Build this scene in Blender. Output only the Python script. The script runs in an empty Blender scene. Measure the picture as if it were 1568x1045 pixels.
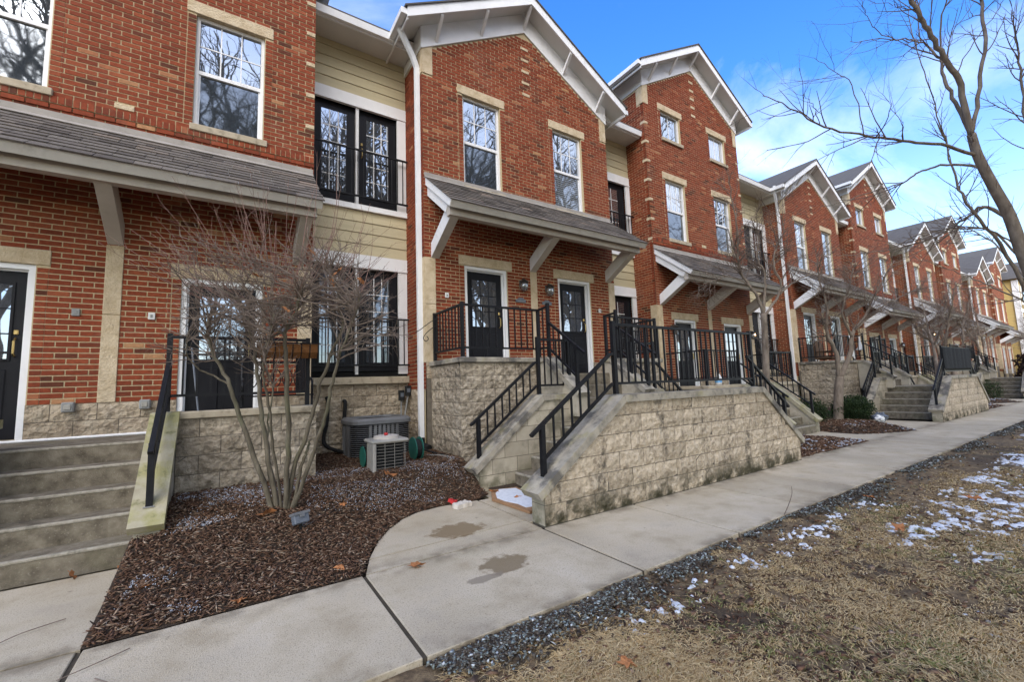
import bpy, math, random
import numpy as np
from mathutils import Vector, Matrix
from math import radians, sin, cos, pi
S = bpy.context.scene
C = S.collection
R = random.Random(11)
# ------------------------------------------------------------------ camera
cam_d = bpy.data.cameras.new('camera'); cam = bpy.data.objects.new('camera', cam_d); C.objects.link(cam)
cam_d.sensor_width = 36; cam_d.lens = 659.158 / 1568 * 36; cam_d.clip_start = .05; cam_d.clip_end = 900
CAM = Vector((0, 0, 1.4))
yw, pt, rl = radians(33.43), radians(5.948), radians(-2.012)
_f = Vector((sin(yw) * cos(pt), cos(yw) * cos(pt), sin(pt))); _r = Vector((cos(yw), -sin(yw), 0)); _u = _r.cross(_f)
_r2 = _r * cos(rl) + _u * sin(rl); _u2 = -_r * sin(rl) + _u * cos(rl)
cam.matrix_world = Matrix(((_r2.x, _u2.x, -_f.x, CAM.x), (_r2.y, _u2.y, -_f.y, CAM.y), (_r2.z, _u2.z, -_f.z, CAM.z), (0, 0, 0, 1)))
S.camera = cam
# ------------------------------------------------------------------ light
SUN_DIR = Vector((-.58, -.72, .66)).normalized()      # towards the sun
W = bpy.data.worlds.new('World'); S.world = W; W.use_nodes = True
nt = W.node_tree; nt.nodes.clear()
def wn(t, **k):
    n = nt.nodes.new(t)
    for a, b in k.items(): setattr(n, a, b)
    return n
sky = wn('ShaderNodeTexSky', sky_type='NISHITA', sun_disc=False)
sky.sun_elevation = math.asin(SUN_DIR.z); sky.sun_rotation = math.atan2(SUN_DIR.x, SUN_DIR.y)
sky.air_density = 1.25; sky.dust_density = .35; sky.ozone_density = 4.0; sky.altitude = 200
bg = wn('ShaderNodeBackground'); bg.inputs[1].default_value = .15
bg2 = wn('ShaderNodeBackground'); bg2.inputs[0].default_value = (.95, .965, 1, 1); bg2.inputs[1].default_value = .74
tc = wn('ShaderNodeTexCoord'); sep = wn('ShaderNodeSeparateXYZ'); nt.links.new(tc.outputs['Generated'], sep.inputs[0])
ad = wn('ShaderNodeMath', operation='ADD'); ad.inputs[1].default_value = .22; nt.links.new(sep.outputs[2], ad.inputs[0])
dv = []
for i in (0, 1):
    d_ = wn('ShaderNodeMath', operation='DIVIDE'); nt.links.new(sep.outputs[i], d_.inputs[0]); nt.links.new(ad.outputs[0], d_.inputs[1]); dv.append(d_)
cb = wn('ShaderNodeCombineXYZ'); nt.links.new(dv[0].outputs[0], cb.inputs[0]); nt.links.new(dv[1].outputs[0], cb.inputs[1])
nz = wn('ShaderNodeTexNoise'); nz.inputs['Scale'].default_value = 1.15; nz.inputs['Detail'].default_value = 9; nz.inputs['Roughness'].default_value = .58; nz.inputs['Distortion'].default_value = .5
mp = wn('ShaderNodeMapping'); mp.inputs['Location'].default_value = (3.1, 1.7, 0); mp.inputs['Scale'].default_value = (.75, 1.3, 1)
nt.links.new(cb.outputs[0], mp.inputs[0]); nt.links.new(mp.outputs[0], nz.inputs['Vector'])
cr = wn('ShaderNodeValToRGB'); cr.color_ramp.elements[0].position = .46; cr.color_ramp.elements[1].position = 1.0
cr.color_ramp.elements[1].color = (.95, .95, .95, 1)
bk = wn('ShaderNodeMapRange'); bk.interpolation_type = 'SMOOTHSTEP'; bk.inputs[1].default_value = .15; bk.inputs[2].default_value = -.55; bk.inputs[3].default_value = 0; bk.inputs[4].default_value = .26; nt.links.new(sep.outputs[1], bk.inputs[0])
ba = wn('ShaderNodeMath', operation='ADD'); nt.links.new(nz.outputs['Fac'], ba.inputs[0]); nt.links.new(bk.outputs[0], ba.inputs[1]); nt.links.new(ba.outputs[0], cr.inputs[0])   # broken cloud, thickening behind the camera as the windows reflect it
hz = wn('ShaderNodeMapRange'); hz.inputs[1].default_value = .02; hz.inputs[2].default_value = .50; hz.inputs[3].default_value = .30; hz.inputs[4].default_value = 0
nt.links.new(sep.outputs[2], hz.inputs[0])
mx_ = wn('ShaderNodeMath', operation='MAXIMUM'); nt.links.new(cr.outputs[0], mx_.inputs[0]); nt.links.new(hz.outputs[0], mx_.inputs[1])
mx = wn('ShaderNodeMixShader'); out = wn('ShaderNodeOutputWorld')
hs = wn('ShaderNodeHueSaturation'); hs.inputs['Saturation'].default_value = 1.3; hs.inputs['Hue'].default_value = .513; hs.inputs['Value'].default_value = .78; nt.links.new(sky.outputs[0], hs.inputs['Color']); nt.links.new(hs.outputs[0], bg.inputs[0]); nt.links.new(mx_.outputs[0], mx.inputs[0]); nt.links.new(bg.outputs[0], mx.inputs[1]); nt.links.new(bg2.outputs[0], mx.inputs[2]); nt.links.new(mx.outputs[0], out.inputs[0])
sun_d = bpy.data.lights.new('sun', 'SUN'); sun_d.energy = 1.5; sun_d.angle = radians(55); sun_d.color = (1, .93, .83)
sun = bpy.data.objects.new('sun', sun_d); C.objects.link(sun); sun.rotation_euler = SUN_DIR.to_track_quat('Z', 'Y').to_euler(); sun.location = (-20, -20, 30)
V = S.view_settings
V.view_transform = 'Standard'; V.look = 'None'; V.gamma = 1; V.use_curve_mapping = False; V.exposure = 1.75
S.render.engine = 'CYCLES'
S.cycles.use_denoising = True; S.cycles.max_bounces = 6; S.cycles.caustics_reflective = False; S.cycles.caustics_refractive = False
# ------------------------------------------------------------------ materials
def M(name, cols, scale=4., rough=.8, bump=0., bscale=60., tint=None, spec=.25, metal=0., detail=6, stretch=(1, 1, 1), extra=None, bdist=.01, vor=False):
    m = bpy.data.materials.new(name); m.use_nodes = True; t = m.node_tree; N = t.nodes; L = t.links
    b = N['Principled BSDF']; b.inputs['Roughness'].default_value = rough; b.inputs['Metallic'].default_value = metal
    b.inputs['Specular IOR Level'].default_value = spec
    g = N.new('ShaderNodeNewGeometry'); mp = N.new('ShaderNodeMapping'); mp.inputs['Scale'].default_value = stretch
    L.new(g.outputs['Position'], mp.inputs[0])
    def ramp(src, cs):
        r = N.new('ShaderNodeValToRGB'); e = r.color_ramp
        while len(e.elements) < len(cs): e.elements.new(.5)
        for i, c in enumerate(cs):
            e.elements[i].position = c[3] if len(c) > 3 else (.28 + .44 * i / max(1, len(cs) - 1)); e.elements[i].color = (*c[:3], 1)
        L.new(src, r.inputs[0]); return r.outputs[0]
    def noise(sc, det=6, vec=None, rg=.6):
        n = N.new('ShaderNodeTexNoise'); n.inputs['Scale'].default_value = sc; n.inputs['Detail'].default_value = det; n.inputs['Roughness'].default_value = rg
        L.new(vec or mp.outputs[0], n.inputs['Vector']); return n.outputs['Fac']
    def mix(f, a, c, bt='MIX'):
        n = N.new('ShaderNodeMix'); n.data_type = 'RGBA'; n.blend_type = bt
        if isinstance(f, (int, float)): n.inputs[0].default_value = f
        else: L.new(f, n.inputs[0])
        for k, v in ((6, a), (7, c)):
            if isinstance(v, tuple): n.inputs[k].default_value = (*v[:3], 1)
            else: L.new(v, n.inputs[k])
        return n.outputs[2]
    def math_(op, a, c=None, cl=False):
        n = N.new('ShaderNodeMath'); n.operation = op; n.use_clamp = cl
        for k, v in ((0, a), (1, c)):
            if v is None: continue
            if isinstance(v, (int, float)): n.inputs[k].default_value = v
            else: L.new(v, n.inputs[k])
        return n.outputs[0]
    fac = noise(scale, detail)
    if tint:
        at = N.new('ShaderNodeAttribute'); at.attribute_name = 'tint'
        base = ramp(at.outputs['Fac'], tint)
        col = mix(1., base, ramp(fac, cols), 'MULTIPLY')
    else: col = ramp(fac, cols)
    pos = N.new('ShaderNodeSeparateXYZ'); L.new(g.outputs['Position'], pos.inputs[0])
    api = dict(N=N, L=L, g=g, mp=mp, ramp=ramp, noise=noise, mix=mix, math=math_, b=b, pos=pos)
    if extra: col = extra(api, col) or col
    L.new(col, b.inputs['Base Color'])
    if bump:
        bf = noise(bscale, 5)
        if vor:
            v = N.new('ShaderNodeTexVoronoi'); v.inputs['Scale'].default_value = bscale * .4; L.new(mp.outputs[0], v.inputs['Vector'])
            bf = math_('ADD', bf, v.outputs['Distance'])
        bn = N.new('ShaderNodeBump'); bn.inputs['Strength'].default_value = bump; bn.inputs['Distance'].default_value = bdist
        L.new(bf, bn.inputs['Height']); L.new(bn.outputs[0], b.inputs['Normal'])
    return m
def rng_mask(a, src, lo, hi):
    n = a['N'].new('ShaderNodeMapRange'); n.inputs[1].default_value = lo; n.inputs[2].default_value = hi; n.interpolation_type = 'SMOOTHSTEP'
    a['L'].new(src, n.inputs[0]); return n.outputs[0]
def streaks(dark, amt, lo=.5, hi=.72, sc=(2.2, 2.2, .35)):
    def f(a, col):
        mp = a['N'].new('ShaderNodeMapping'); mp.inputs['Scale'].default_value = sc; a['L'].new(a['g'].outputs['Position'], mp.inputs[0])
        n1 = rng_mask(a, a['noise'](1.6, 7, mp.outputs[0], .62), lo, hi)
        n2 = rng_mask(a, a['noise'](14, 5), .38, .62)
        return a['mix'](a['math']('MULTIPLY', a['math']('MULTIPLY', n1, n2), amt), col, dark)
    return f
def chain(*fs):
    def f(a, col):
        for g in fs: col = g(a, col) or col
        return col
    return f
def moss(color, z0, z1, amt=.8, sc=6):
    def f(a, col):
        h = rng_mask(a, a['pos'].outputs[2], z1, z0)
        n = rng_mask(a, a['noise'](sc, 7), .35, .6)
        return a['mix'](a['math']('MULTIPLY', a['math']('MULTIPLY', h, n), amt), col, color)
    return f
def patches(color, lo, hi, amt=.8, sc=1.2):
    def f(a, col):
        n = rng_mask(a, a['noise'](sc, 8, None, .62), lo, hi)
        return a['mix'](a['math']('MULTIPLY', n, amt), col, color)
    return f
BR = [(.085, .034, .020, 0), (.12, .038, .021, .14), (.205, .046, .021, .4), (.265, .060, .026, .72), (.33, .098, .045, .92), (.44, .24, .12, 1)]
m_brick = M('brick', [(.66, .66, .66), (1.12, 1.08, 1.05)], 26, .85, .5, 120, BR, .2, bdist=.004, extra=chain(streaks((.10, .06, .045), .28, .52, .72, (1.5, 1.5, .4)), streaks((.42, .33, .26), .16, .55, .72, (1.1, 1.1, .6))))
m_mortar = M('mortar', [(.42, .33, .19), (.57, .47, .30)], 30, .95, .5, 200, bdist=.004)
m_stone = M('limestone', [(.44, .335, .20), (.56, .45, .30), (.64, .53, .37)], 8, .9, .9, 42, bdist=.02, extra=streaks((.30, .23, .15), .35))
m_sill = M('sill_stone', [(.36, .30, .21), (.50, .43, .32)], 5, .9, .5, 90, extra=patches((.12, .10, .07), .5, .7, .7, 7))
m_white = M('white_paint', [(.74, .74, .74), (.82, .82, .82)], 3, .45, .05, 30, spec=.4, extra=streaks((.42, .40, .36), .25))
m_fascia = M('fascia_white', [(.60, .575, .53), (.72, .695, .65)], 3, .6, .08, 40, extra=streaks((.36, .33, .28), .4))  # greyer than the white trim, with darker streaks
m_soffit = M('soffit', [(.58, .57, .54), (.66, .65, .62)], 2, .6)
m_taupe = M('taupe_paint', [(.46, .415, .36), (.56, .51, .45)], 3, .6, .05, 40, extra=streaks((.28, .25, .21), .35))
m_siding = M('siding', [(.46, .40, .255), (.53, .465, .305)], 2.5, .6, .15, 60, stretch=(.3, 1, 6), tint=[(.93, .93, .93, 0), (1.06, 1.06, 1.05, 1)], extra=streaks((.34, .29, .19), .3))
m_black = M('black_door_paint', [(.008, .008, .010), (.013, .013, .016)], 3, .42, spec=.18)
m_iron = M('black_iron', [(.006, .006, .007), (.014, .014, .016)], 20, .45, .15, 150, spec=.22, bdist=.002)
m_screen = M('black_mesh_fabric', [(.007, .007, .008), (.016, .016, .016)], 30, .85, .2, 200)
SH = [(.075, .066, .060, 0), (.125, .110, .100, .35), (.165, .148, .132, .7), (.21, .175, .150, .92), (.25, .20, .165, 1)]
m_shingle = M('shingle', [(.7, .7, .7), (1.15, 1.13, 1.1)], 40, .95, .8, 160, SH, .15, bdist=.004)
m_roof = M('roof_shingle', [(.075, .07, .066), (.12, .112, .105)], 9, .95, .6, 60, stretch=(1, .4, 4))
m_flash = M('flashing', [(.26, .235, .21), (.36, .33, .295)], 5, .7, .1, 60)
BLK = [(.80, .78, .74, 0), (1.0, .98, .95, .5), (1.14, 1.12, 1.08, 1)]
blk_x = chain(streaks((.065, .057, .045), .85, .53, .67, (2.0, 2.0, .55)), moss((.050, .047, .026), 0.02, .40, .95, 5), patches((.13, .11, .085), .54, .70, .5, 11))
m_block = M('split_face_block', [(.38, .31, .225), (.54, .455, .345), (.64, .555, .44)], 13, .95, 1.0, 38, BLK, .12, bdist=.03, vor=True, extra=blk_x)
blk_x2 = chain(streaks((.060, .052, .040), .85, .54, .70, (1.6, 1.6, .5)), moss((.045, .043, .022), 0., .5, .7, 5), patches((.10, .085, .06), .50, .68, .6, 8))
m_block_d = M('weathered_block', [(.25, .21, .16), (.42, .36, .28), (.52, .455, .365)], 13, .95, 1.0, 38, BLK, .12, bdist=.03, vor=True, extra=blk_x2)
m_block_l = M('clean_block', [(.33, .27, .195), (.46, .385, .29), (.54, .47, .37)], 13, .95, 1.0, 38, BLK, .12, bdist=.03, vor=True, extra=patches((.16, .12, .085), .5, .68, .6, 5))
m_joint = M('block_mortar', [(.10, .085, .065), (.18, .155, .12)], 12, .95, .3, 80, extra=moss((.05, .047, .03), 0, .5, .8))
m_smooth = M('smooth_block', [(.40, .36, .28), (.49, .445, .36)], 6, .9, .25, 160, BLK, extra=chain(patches((.10, .095, .06), .48, .7, .75, 2.2), moss((.07, .072, .030), 0, .5, .8, 4)))
m_cap = M('cap_stone', [(.20, .18, .145), (.34, .305, .245), (.42, .375, .29)], 7, .9, .5, 90, extra=chain(patches((.29, .26, .11), .52, .68, .6, 4), patches((.075, .07, .065), .48, .62, .8, 3.0)))
m_mosscap = M('mossy_cap', [(.31, .275, .19), (.44, .395, .28)], 7, .9, .5, 90, extra=chain(patches((.29, .27, .10), .42, .62, .75, 4.5), patches((.12, .115, .07), .55, .7, .6, 9)))
m_steps = M('worn_step_concrete', [(.075, .062, .045), (.165, .140, .102), (.25, .218, .165)], 9, .95, .6, 130, extra=chain(patches((.33, .30, .24), .56, .72, .6, 60), patches((.125, .118, .065), .5, .68, .35, 2)))
m_nose = M('worn_step_edge', [(.24, .215, .165), (.38, .345, .28)], 26, .95, .6, 130, extra=patches((.15, .135, .10), .5, .65, .7, 14))
def sand_stains(a, col):
    for cx, cy, rx, ry, c in ((1.93, 4.02, .27, .20, (.185, .125, .060)), (1.87, 3.06, .21, .17, (.165, .118, .062)), (1.62, 2.92, .14, .05, (.23, .19, .14))):
        v = a['N'].new('ShaderNodeVectorMath'); v.operation = 'SUBTRACT'; v.inputs[1].default_value = (cx, cy, 0); a['L'].new(a['g'].outputs['Position'], v.inputs[0])
        v2 = a['N'].new('ShaderNodeVectorMath'); v2.operation = 'MULTIPLY'; v2.inputs[1].default_value = (1 / rx, 1 / ry, 0); a['L'].new(v.outputs[0], v2.inputs[0])
        ln = a['N'].new('ShaderNodeVectorMath'); ln.operation = 'LENGTH'; a['L'].new(v2.outputs[0], ln.inputs[0])
        dd = a['math']('ADD', ln.outputs['Value'], a['math']('MULTIPLY', a['math']('SUBTRACT', a['noise'](8, 8), .5), 1.9))
        msk = rng_mask(a, dd, 1.12, .78)
        col = a['mix'](a['math']('MULTIPLY', msk, .8), col, c)
    return col
def edge_grime(a, col):
    y = a['pos'].outputs[1]; n = rng_mask(a, a['noise'](5, 7), .36, .66)
    m1 = a['math']('MULTIPLY', rng_mask(a, y, 3.30, 3.54), rng_mask(a, y, 3.75, 3.55)); m2 = rng_mask(a, y, 2.44, 2.29)
    return a['mix'](a['math']('MULTIPLY', a['math']('MAXIMUM', m1, m2), a['math']('MULTIPLY', n, .75)), col, (.15, .12, .08))
m_conc = M('sidewalk_concrete', [(.37, .305, .205), (.49, .42, .305), (.57, .50, .385)], 2.6, .92, .8, 160, tint=[(.88, .87, .85, 0), (1.0, 1, 1, .5), (1.1, 1.09, 1.08, 1)], bdist=.005,
           extra=chain(patches((.23, .185, .125), .48, .74, .6, 1.3), patches((.17, .14, .10), .50, .70, .65, 95), patches((.56, .50, .42), .54, .72, .5, 140), patches((.26, .245, .13), .56, .8, .45, .9), patches((.15, .12, .09), .66, .72, .6, 9), edge_grime, sand_stains))
m_gap = M('joint_dirt', [(.05, .042, .03), (.085, .07, .05)], 20, .95)
m_soil = M('soil', [(.030, .020, .013), (.062, .043, .029), (.085, .06, .042)], 30, .95, 1, 90, bdist=.02)
MU = [(.035, .022, .016, 0), (.092, .050, .031, .35), (.175, .096, .058, .65), (.25, .16, .105, .86), (.36, .27, .19, .97), (.44, .35, .26, 1)]
m_mulch = M('mulch', [(.7, .7, .7), (1.15, 1.15, 1.15)], 40, .9, tint=MU, spec=.2)
m_frost = M('icy_snow_grains', [(.40, .42, .47), (.62, .65, .71)], 30, .7, .3, 90)
m_snow = M('snow', [(.55, .58, .63), (.74, .77, .81)], 20, .6, .3, 90)
m_blue = M('blue_grey_chips', [(.8, .8, .8), (1.1, 1.1, 1.1)], 40, .85, tint=[(.04, .03, .022, 0), (.09, .068, .048, .40), (.15, .135, .11, .55), (.22, .255, .235, .76), (.36, .42, .40, .92), (.62, .65, .65, 1)])
GR = [(.20, .13, .06, 0), (.42, .285, .14, .25), (.63, .46, .235, .5), (.73, .565, .325, .74), (.30, .28, .10, .84), (.19, .23, .07, 1)]
m_grass = M('dormant_grass', [(.8, .8, .8), (1.15, 1.15, 1.1)], 6, .85, tint=GR, spec=.15)
def lawn_x(a, col):
    col = patches((.055, .039, .027), .52, .64, .75, .9)(a, col)
    col = patches((.085, .085, .028), .60, .72, .5, 1.7)(a, col)
    return col
m_lawn = M('lawn_ground', [(.075, .052, .032), (.18, .125, .07), (.34, .25, .135)], 18, .95, .9, 70, bdist=.02, extra=lawn_x)
m_bark = M('bark', [(.13, .10, .078), (.215, .172, .132), (.29, .24, .19)], 14, .9, .7, 60, stretch=(1, 1, .35), bdist=.01)
m_bark2 = M('shrub_bark', [(.06, .05, .035), (.115, .097, .068), (.185, .16, .118)], 16, .9, .6, 70, stretch=(1, 1, .3), extra=patches((.11, .115, .06), .5, .7, .6, 5))
m_twig = M('twig', [(.13, .098, .078), (.22, .172, .135)], 9, .9)
m_twigr = M('red_twig', [(.20, .115, .09), (.30, .185, .145)], 9, .8)
m_leaf = M('dry_leaf', [(.30, .115, .04), (.40, .18, .075)], 25, .8, .3, 80)
m_green = M('evergreen_leaf', [(.8, .8, .8), (1.2, 1.2, 1.2)], 8, .7, tint=[(.012, .024, .008, 0), (.03, .055, .017, .5), (.06, .095, .03, 1)])
m_acd = M('ac_grey', [(.11, .112, .116), (.145, .148, .152)], 5, .5, .05, 40, spec=.4)
m_acl = M('ac_beige', [(.29, .275, .24), (.38, .36, .32)], 5, .55, .05, 40)
m_dark = M('dark_void', [(.006, .006, .006), (.012, .012, .012)], 5, .9)
m_rub = M('black_foam', [(.010, .010, .010), (.02, .02, .02)], 20, .8, .3, 60)
m_hose = M('green_plastic', [(.012, .10, .075), (.02, .14, .105)], 5, .4, spec=.5)
m_grey = M('grey_plastic', [(.21, .21, .20), (.28, .28, .27)], 6, .6)
m_lamp = M('lamp_metal', [(.045, .04, .034), (.09, .08, .07)], 20, .4, metal=.6)
m_brass = M('brass', [(.40, .28, .10), (.5, .36, .15)], 10, .35, metal=1)
m_plq = M('slate_plaque', [(.10, .11, .125), (.15, .165, .185)], 20, .6)
m_coco = M('coco_liner', [(.20, .085, .030), (.30, .14, .055)], 30, .95, .8, 70)
m_paper = M('paper', [(.52, .47, .40), (.64, .59, .52)], 7, .8, .2, 40)
m_card = M('cardboard', [(.26, .15, .075), (.34, .20, .11)], 7, .8)
m_red = M('red_plastic', [(.45, .03, .03), (.58, .05, .05)], 9, .5)
m_slate = M('slate_grey_case', [(.10, .115, .135), (.13, .145, .17)], 9, .45)
m_wicker = M('brown_wicker', [(.07, .04, .022), (.12, .07, .04)], 40, .8, .5, 90)
m_cloth = M('white_cloth', [(.62, .62, .60), (.72, .72, .70)], 9, .9)
m_blu = M('blue_label', [(.12, .30, .55), (.20, .42, .68)], 9, .4)
m_farbrick = M('far_brick', [(.17, .065, .04), (.25, .10, .065)], 14, .9)
m_yel = M('yellow_siding', [(.50, .36, .13), (.58, .43, .18)], 2, .7, stretch=(.3, .3, 7))
m_purp = M('bare_hedge_twig', [(.05, .032, .036), (.085, .055, .058)], 9, .9)
def glass(name, base, refl, rough=.012, blind=None):
    m = bpy.data.materials.new(name); m.use_nodes = True; t = m.node_tree; t.nodes.clear()
    o = t.nodes.new('ShaderNodeOutputMaterial'); d = t.nodes.new('ShaderNodeBsdfDiffuse'); g = t.nodes.new('ShaderNodeBsdfGlossy'); x = t.nodes.new('ShaderNodeMixShader')
    d.inputs[0].default_value = (*base, 1); g.inputs['Roughness'].default_value = rough; g.inputs[0].default_value = (.86, .93, 1, 1)
    f = t.nodes.new('ShaderNodeFresnel'); f.inputs[0].default_value = 1.5
    mr = t.nodes.new('ShaderNodeMapRange'); mr.inputs[1].default_value = .03; mr.inputs[2].default_value = .6; mr.inputs[3].default_value = refl; mr.inputs[4].default_value = min(1, refl + .5)
    t.links.new(f.outputs[0], mr.inputs[0]); t.links.new(mr.outputs[0], x.inputs[0])
    ge = t.nodes.new('ShaderNodeNewGeometry')
    n = t.nodes.new('ShaderNodeTexNoise'); n.inputs['Scale'].default_value = 1.6; b = t.nodes.new('ShaderNodeBump'); b.inputs['Strength'].default_value = .045; b.inputs['Distance'].default_value = .05
    t.links.new(ge.outputs['Position'], n.inputs['Vector']); t.links.new(n.outputs[0], b.inputs['Height']); t.links.new(b.outputs[0], g.inputs['Normal'])
    if blind:
        s = t.nodes.new('ShaderNodeSeparateXYZ'); t.links.new(ge.outputs['Position'], s.inputs[0])
        w = t.nodes.new('ShaderNodeMath'); w.operation = 'MULTIPLY'; w.inputs[1].default_value = 2 * pi / blind[1]; t.links.new(s.outputs[blind[0]], w.inputs[0])
        sn = t.nodes.new('ShaderNodeMath'); sn.operation = 'SINE'; t.links.new(w.outputs[0], sn.inputs[0])
        r = t.nodes.new('ShaderNodeValToRGB'); r.color_ramp.elements[0].position = .1; r.color_ramp.elements[0].color = (base[0] * .35, base[1] * .35, base[2] * .35, 1); r.color_ramp.elements[1].position = .45; r.color_ramp.elements[1].color = (*base, 1)
        t.links.new(sn.outputs[0], r.inputs[0]); t.links.new(r.outputs[0], d.inputs[0])
    t.links.new(d.outputs[0], x.inputs[1]); t.links.new(g.outputs[0], x.inputs[2]); t.links.new(x.outputs[0], o.inputs[0]); return m
g_sky = glass('window_glass', (.05, .06, .07), .46)
g_low = glass('screened_glass', (.03, .037, .044), .20, .03)
g_door = glass('door_glass', (.075, .08, .085), .40)
g_blv = glass('glass_over_white_blind', (.62, .62, .62), .35, .02, (0, .09))
g_blh = glass('glass_over_slat_blind', (.22, .24, .26), .25, .02, (2, .05))
g_jar = glass('lantern_glass', (.10, .095, .085), .22, .1)
m_lit = bpy.data.materials.new('lit_bulb'); m_lit.use_nodes = True
_b = m_lit.node_tree.nodes['Principled BSDF']; _b.inputs['Emission Color'].default_value = (1, .55, .18, 1); _b.inputs['Emission Strength'].default_value = 6
# ------------------------------------------------------------------ builders
class MB:
    def __init__(s): s.v = []; s.f = []; s.t = []
    def poly(s, pts, t=.5):
        n = len(s.v); s.v += [tuple(p) for p in pts]; s.f.append(tuple(range(n, n + len(pts)))); s.t.append(t); return s
    def _add(s, vs, fs, t):
        n = len(s.v); s.v += vs; s.f += [tuple(i + n for i in f) for f in fs]; s.t += [t] * len(fs); return s
    def box(s, x0, y0, z0, x1, y1, z1, t=.5):
        return s._add([(x0, y0, z0), (x1, y0, z0), (x1, y1, z0), (x0, y1, z0), (x0, y0, z1), (x1, y0, z1), (x1, y1, z1), (x0, y1, z1)],
                      [(0, 3, 2, 1), (4, 5, 6, 7), (0, 1, 5, 4), (1, 2, 6, 5), (2, 3, 7, 6), (3, 0, 4, 7)], t)
    def bev(s, x0, y0, z0, x1, y1, z1, b=.01, t=.5):            # box with chamfered edges
        vs = []; X = (x0, x1); Y = (y0, y1); Z = (z0, z1)
        for i in (0, 1):
            for j in (0, 1):
                for k in (0, 1):
                    sx, sy, sz = (b if i == 0 else -b), (b if j == 0 else -b), (b if k == 0 else -b)
                    vs += [(X[i], Y[j] + sy, Z[k] + sz), (X[i] + sx, Y[j], Z[k] + sz), (X[i] + sx, Y[j] + sy, Z[k])]
        I = lambda i, j, k, a: (i * 4 + j * 2 + k) * 3 + a
        fs = []
        for a in range(3):
            for e in (0, 1):
                q = []
                for (u, w) in ((0, 0), (1, 0), (1, 1), (0, 1)):
                    c = [0, 0, 0]; c[a] = e; o = [x for x in range(3) if x != a]; c[o[0]] = u; c[o[1]] = w; q.append(I(*c, a))
                fs.append(tuple(q))
        for a in range(3):
            o = [x for x in range(3) if x != a]
            for u in (0, 1):
                for w in (0, 1):
                    c0 = [0, 0, 0]; c0[o[0]] = u; c0[o[1]] = w; c1 = list(c0); c1[a] = 1
                    fs.append((I(*c0, o[0]), I(*c0, o[1]), I(*c1, o[1]), I(*c1, o[0])))
        for i in (0, 1):
            for j in (0, 1):
                for k in (0, 1): fs.append((I(i, j, k, 0), I(i, j, k, 1), I(i, j, k, 2)))
        return s._add(vs, fs, t)
    def prism(s, poly, axis, a, b, t=.5):                       # polygon in the two other axes, extruded along axis
        def P(q, c):
            l = list(q); l.insert(axis, c); return tuple(l)
        n = len(poly); vs = [P(q, a) for q in poly] + [P(q, b) for q in poly]
        return s._add(vs, [tuple(range(n)), tuple(range(2 * n - 1, n - 1, -1))] + [(i, n + i, n + (i + 1) % n, (i + 1) % n) for i in range(n)], t)
    def bar(s, p, q, w, h, t=.5, up=(0, 0, 1)):
        p = Vector(p); q = Vector(q); d = (q - p).normalized(); sd = d.cross(Vector(up))
        if sd.length < 1e-4: sd = Vector((1, 0, 0))
        sd.normalize(); u = sd.cross(d)
        vs = [tuple(c + sd * (i * w / 2) + u * (j * h / 2)) for c in (p, q) for i, j in ((-1, -1), (1, -1), (1, 1), (-1, 1))]
        return s._add(vs, [(3, 2, 1, 0), (4, 5, 6, 7)] + [(i, (i + 1) % 4, 4 + (i + 1) % 4, 4 + i) for i in range(4)], t)
    def tube(s, pts, r0, r1=None, n=6, t=.5, closed=False, caps=True):
        if r1 is None: r1 = r0
        pts = [Vector(p) for p in pts]; m = len(pts); base = len(s.v); ref = None
        for i, p in enumerate(pts):
            if closed: d = pts[(i + 1) % m] - pts[i - 1]
            else: d = pts[min(i + 1, m - 1)] - pts[max(i - 1, 0)]
            if d.length < 1e-9: d = Vector((0, 0, 1))
            d.normalize()
            if ref is None: ref = Vector((0, 0, 1)) if abs(d.z) < .9 else Vector((1, 0, 0))
            a = d.cross(ref)
            if a.length < 1e-5: a = d.cross(Vector((.3, 1, .2)))
            a.normalize(); b = a.cross(d); ref = b
            r = r0 + (r1 - r0) * i / max(1, m - 1)
            for k in range(n):
                an = 2 * pi * k / n; s.v.append(tuple(p + a * (cos(an) * r) + b * (sin(an) * r)))
        for i in range(m if closed else m - 1):
            for k in range(n):
                j = (i + 1) % m
                s.f.append((base + i * n + k, base + i * n + (k + 1) % n, base + j * n + (k + 1) % n, base + j * n + k)); s.t.append(t)
        if caps and not closed:
            s.f.append(tuple(base + k for k in range(n))[::-1]); s.f.append(tuple(base + (m - 1) * n + k for k in range(n))); s.t += [t, t]
        return s
    def lathe(s, prof, cx, cy, n=16, t=.5, sq=None):            # profile (r,z); sq: superellipse exponent for rounded-square sections
        base = len(s.v)
        for r, z in prof:
            for k in range(n):
                a = 2 * pi * k / n; c, d = cos(a), sin(a); q = 1
                if sq: q = 1 / ((abs(c) ** sq + abs(d) ** sq) ** (1 / sq))
                s.v.append((cx + c * r * q, cy + d * r * q, z))
        for i in range(len(prof) - 1):
            for k in range(n): s.f.append((base + i * n + k, base + i * n + (k + 1) % n, base + (i + 1) * n + (k + 1) % n, base + (i + 1) * n + k)); s.t.append(t)
        s.f.append(tuple(base + k for k in range(n))[::-1]); s.f.append(tuple(base + (len(prof) - 1) * n + k for k in range(n))); s.t += [t, t]; return s
    def mesh(s, name, m):
        me = bpy.data.meshes.new(name); me.from_pydata(s.v, [], s.f)
        at = me.attributes.new('tint', 'FLOAT', 'FACE'); at.data.foreach_set('value', s.t)
        me.materials.append(m); return me
    def obj(s, name, m, parent=None, kind=None, smooth=False):
        me = s.mesh(name, m)
        if smooth: me.shade_smooth()
        return link(name, me, parent, None, kind)
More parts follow.
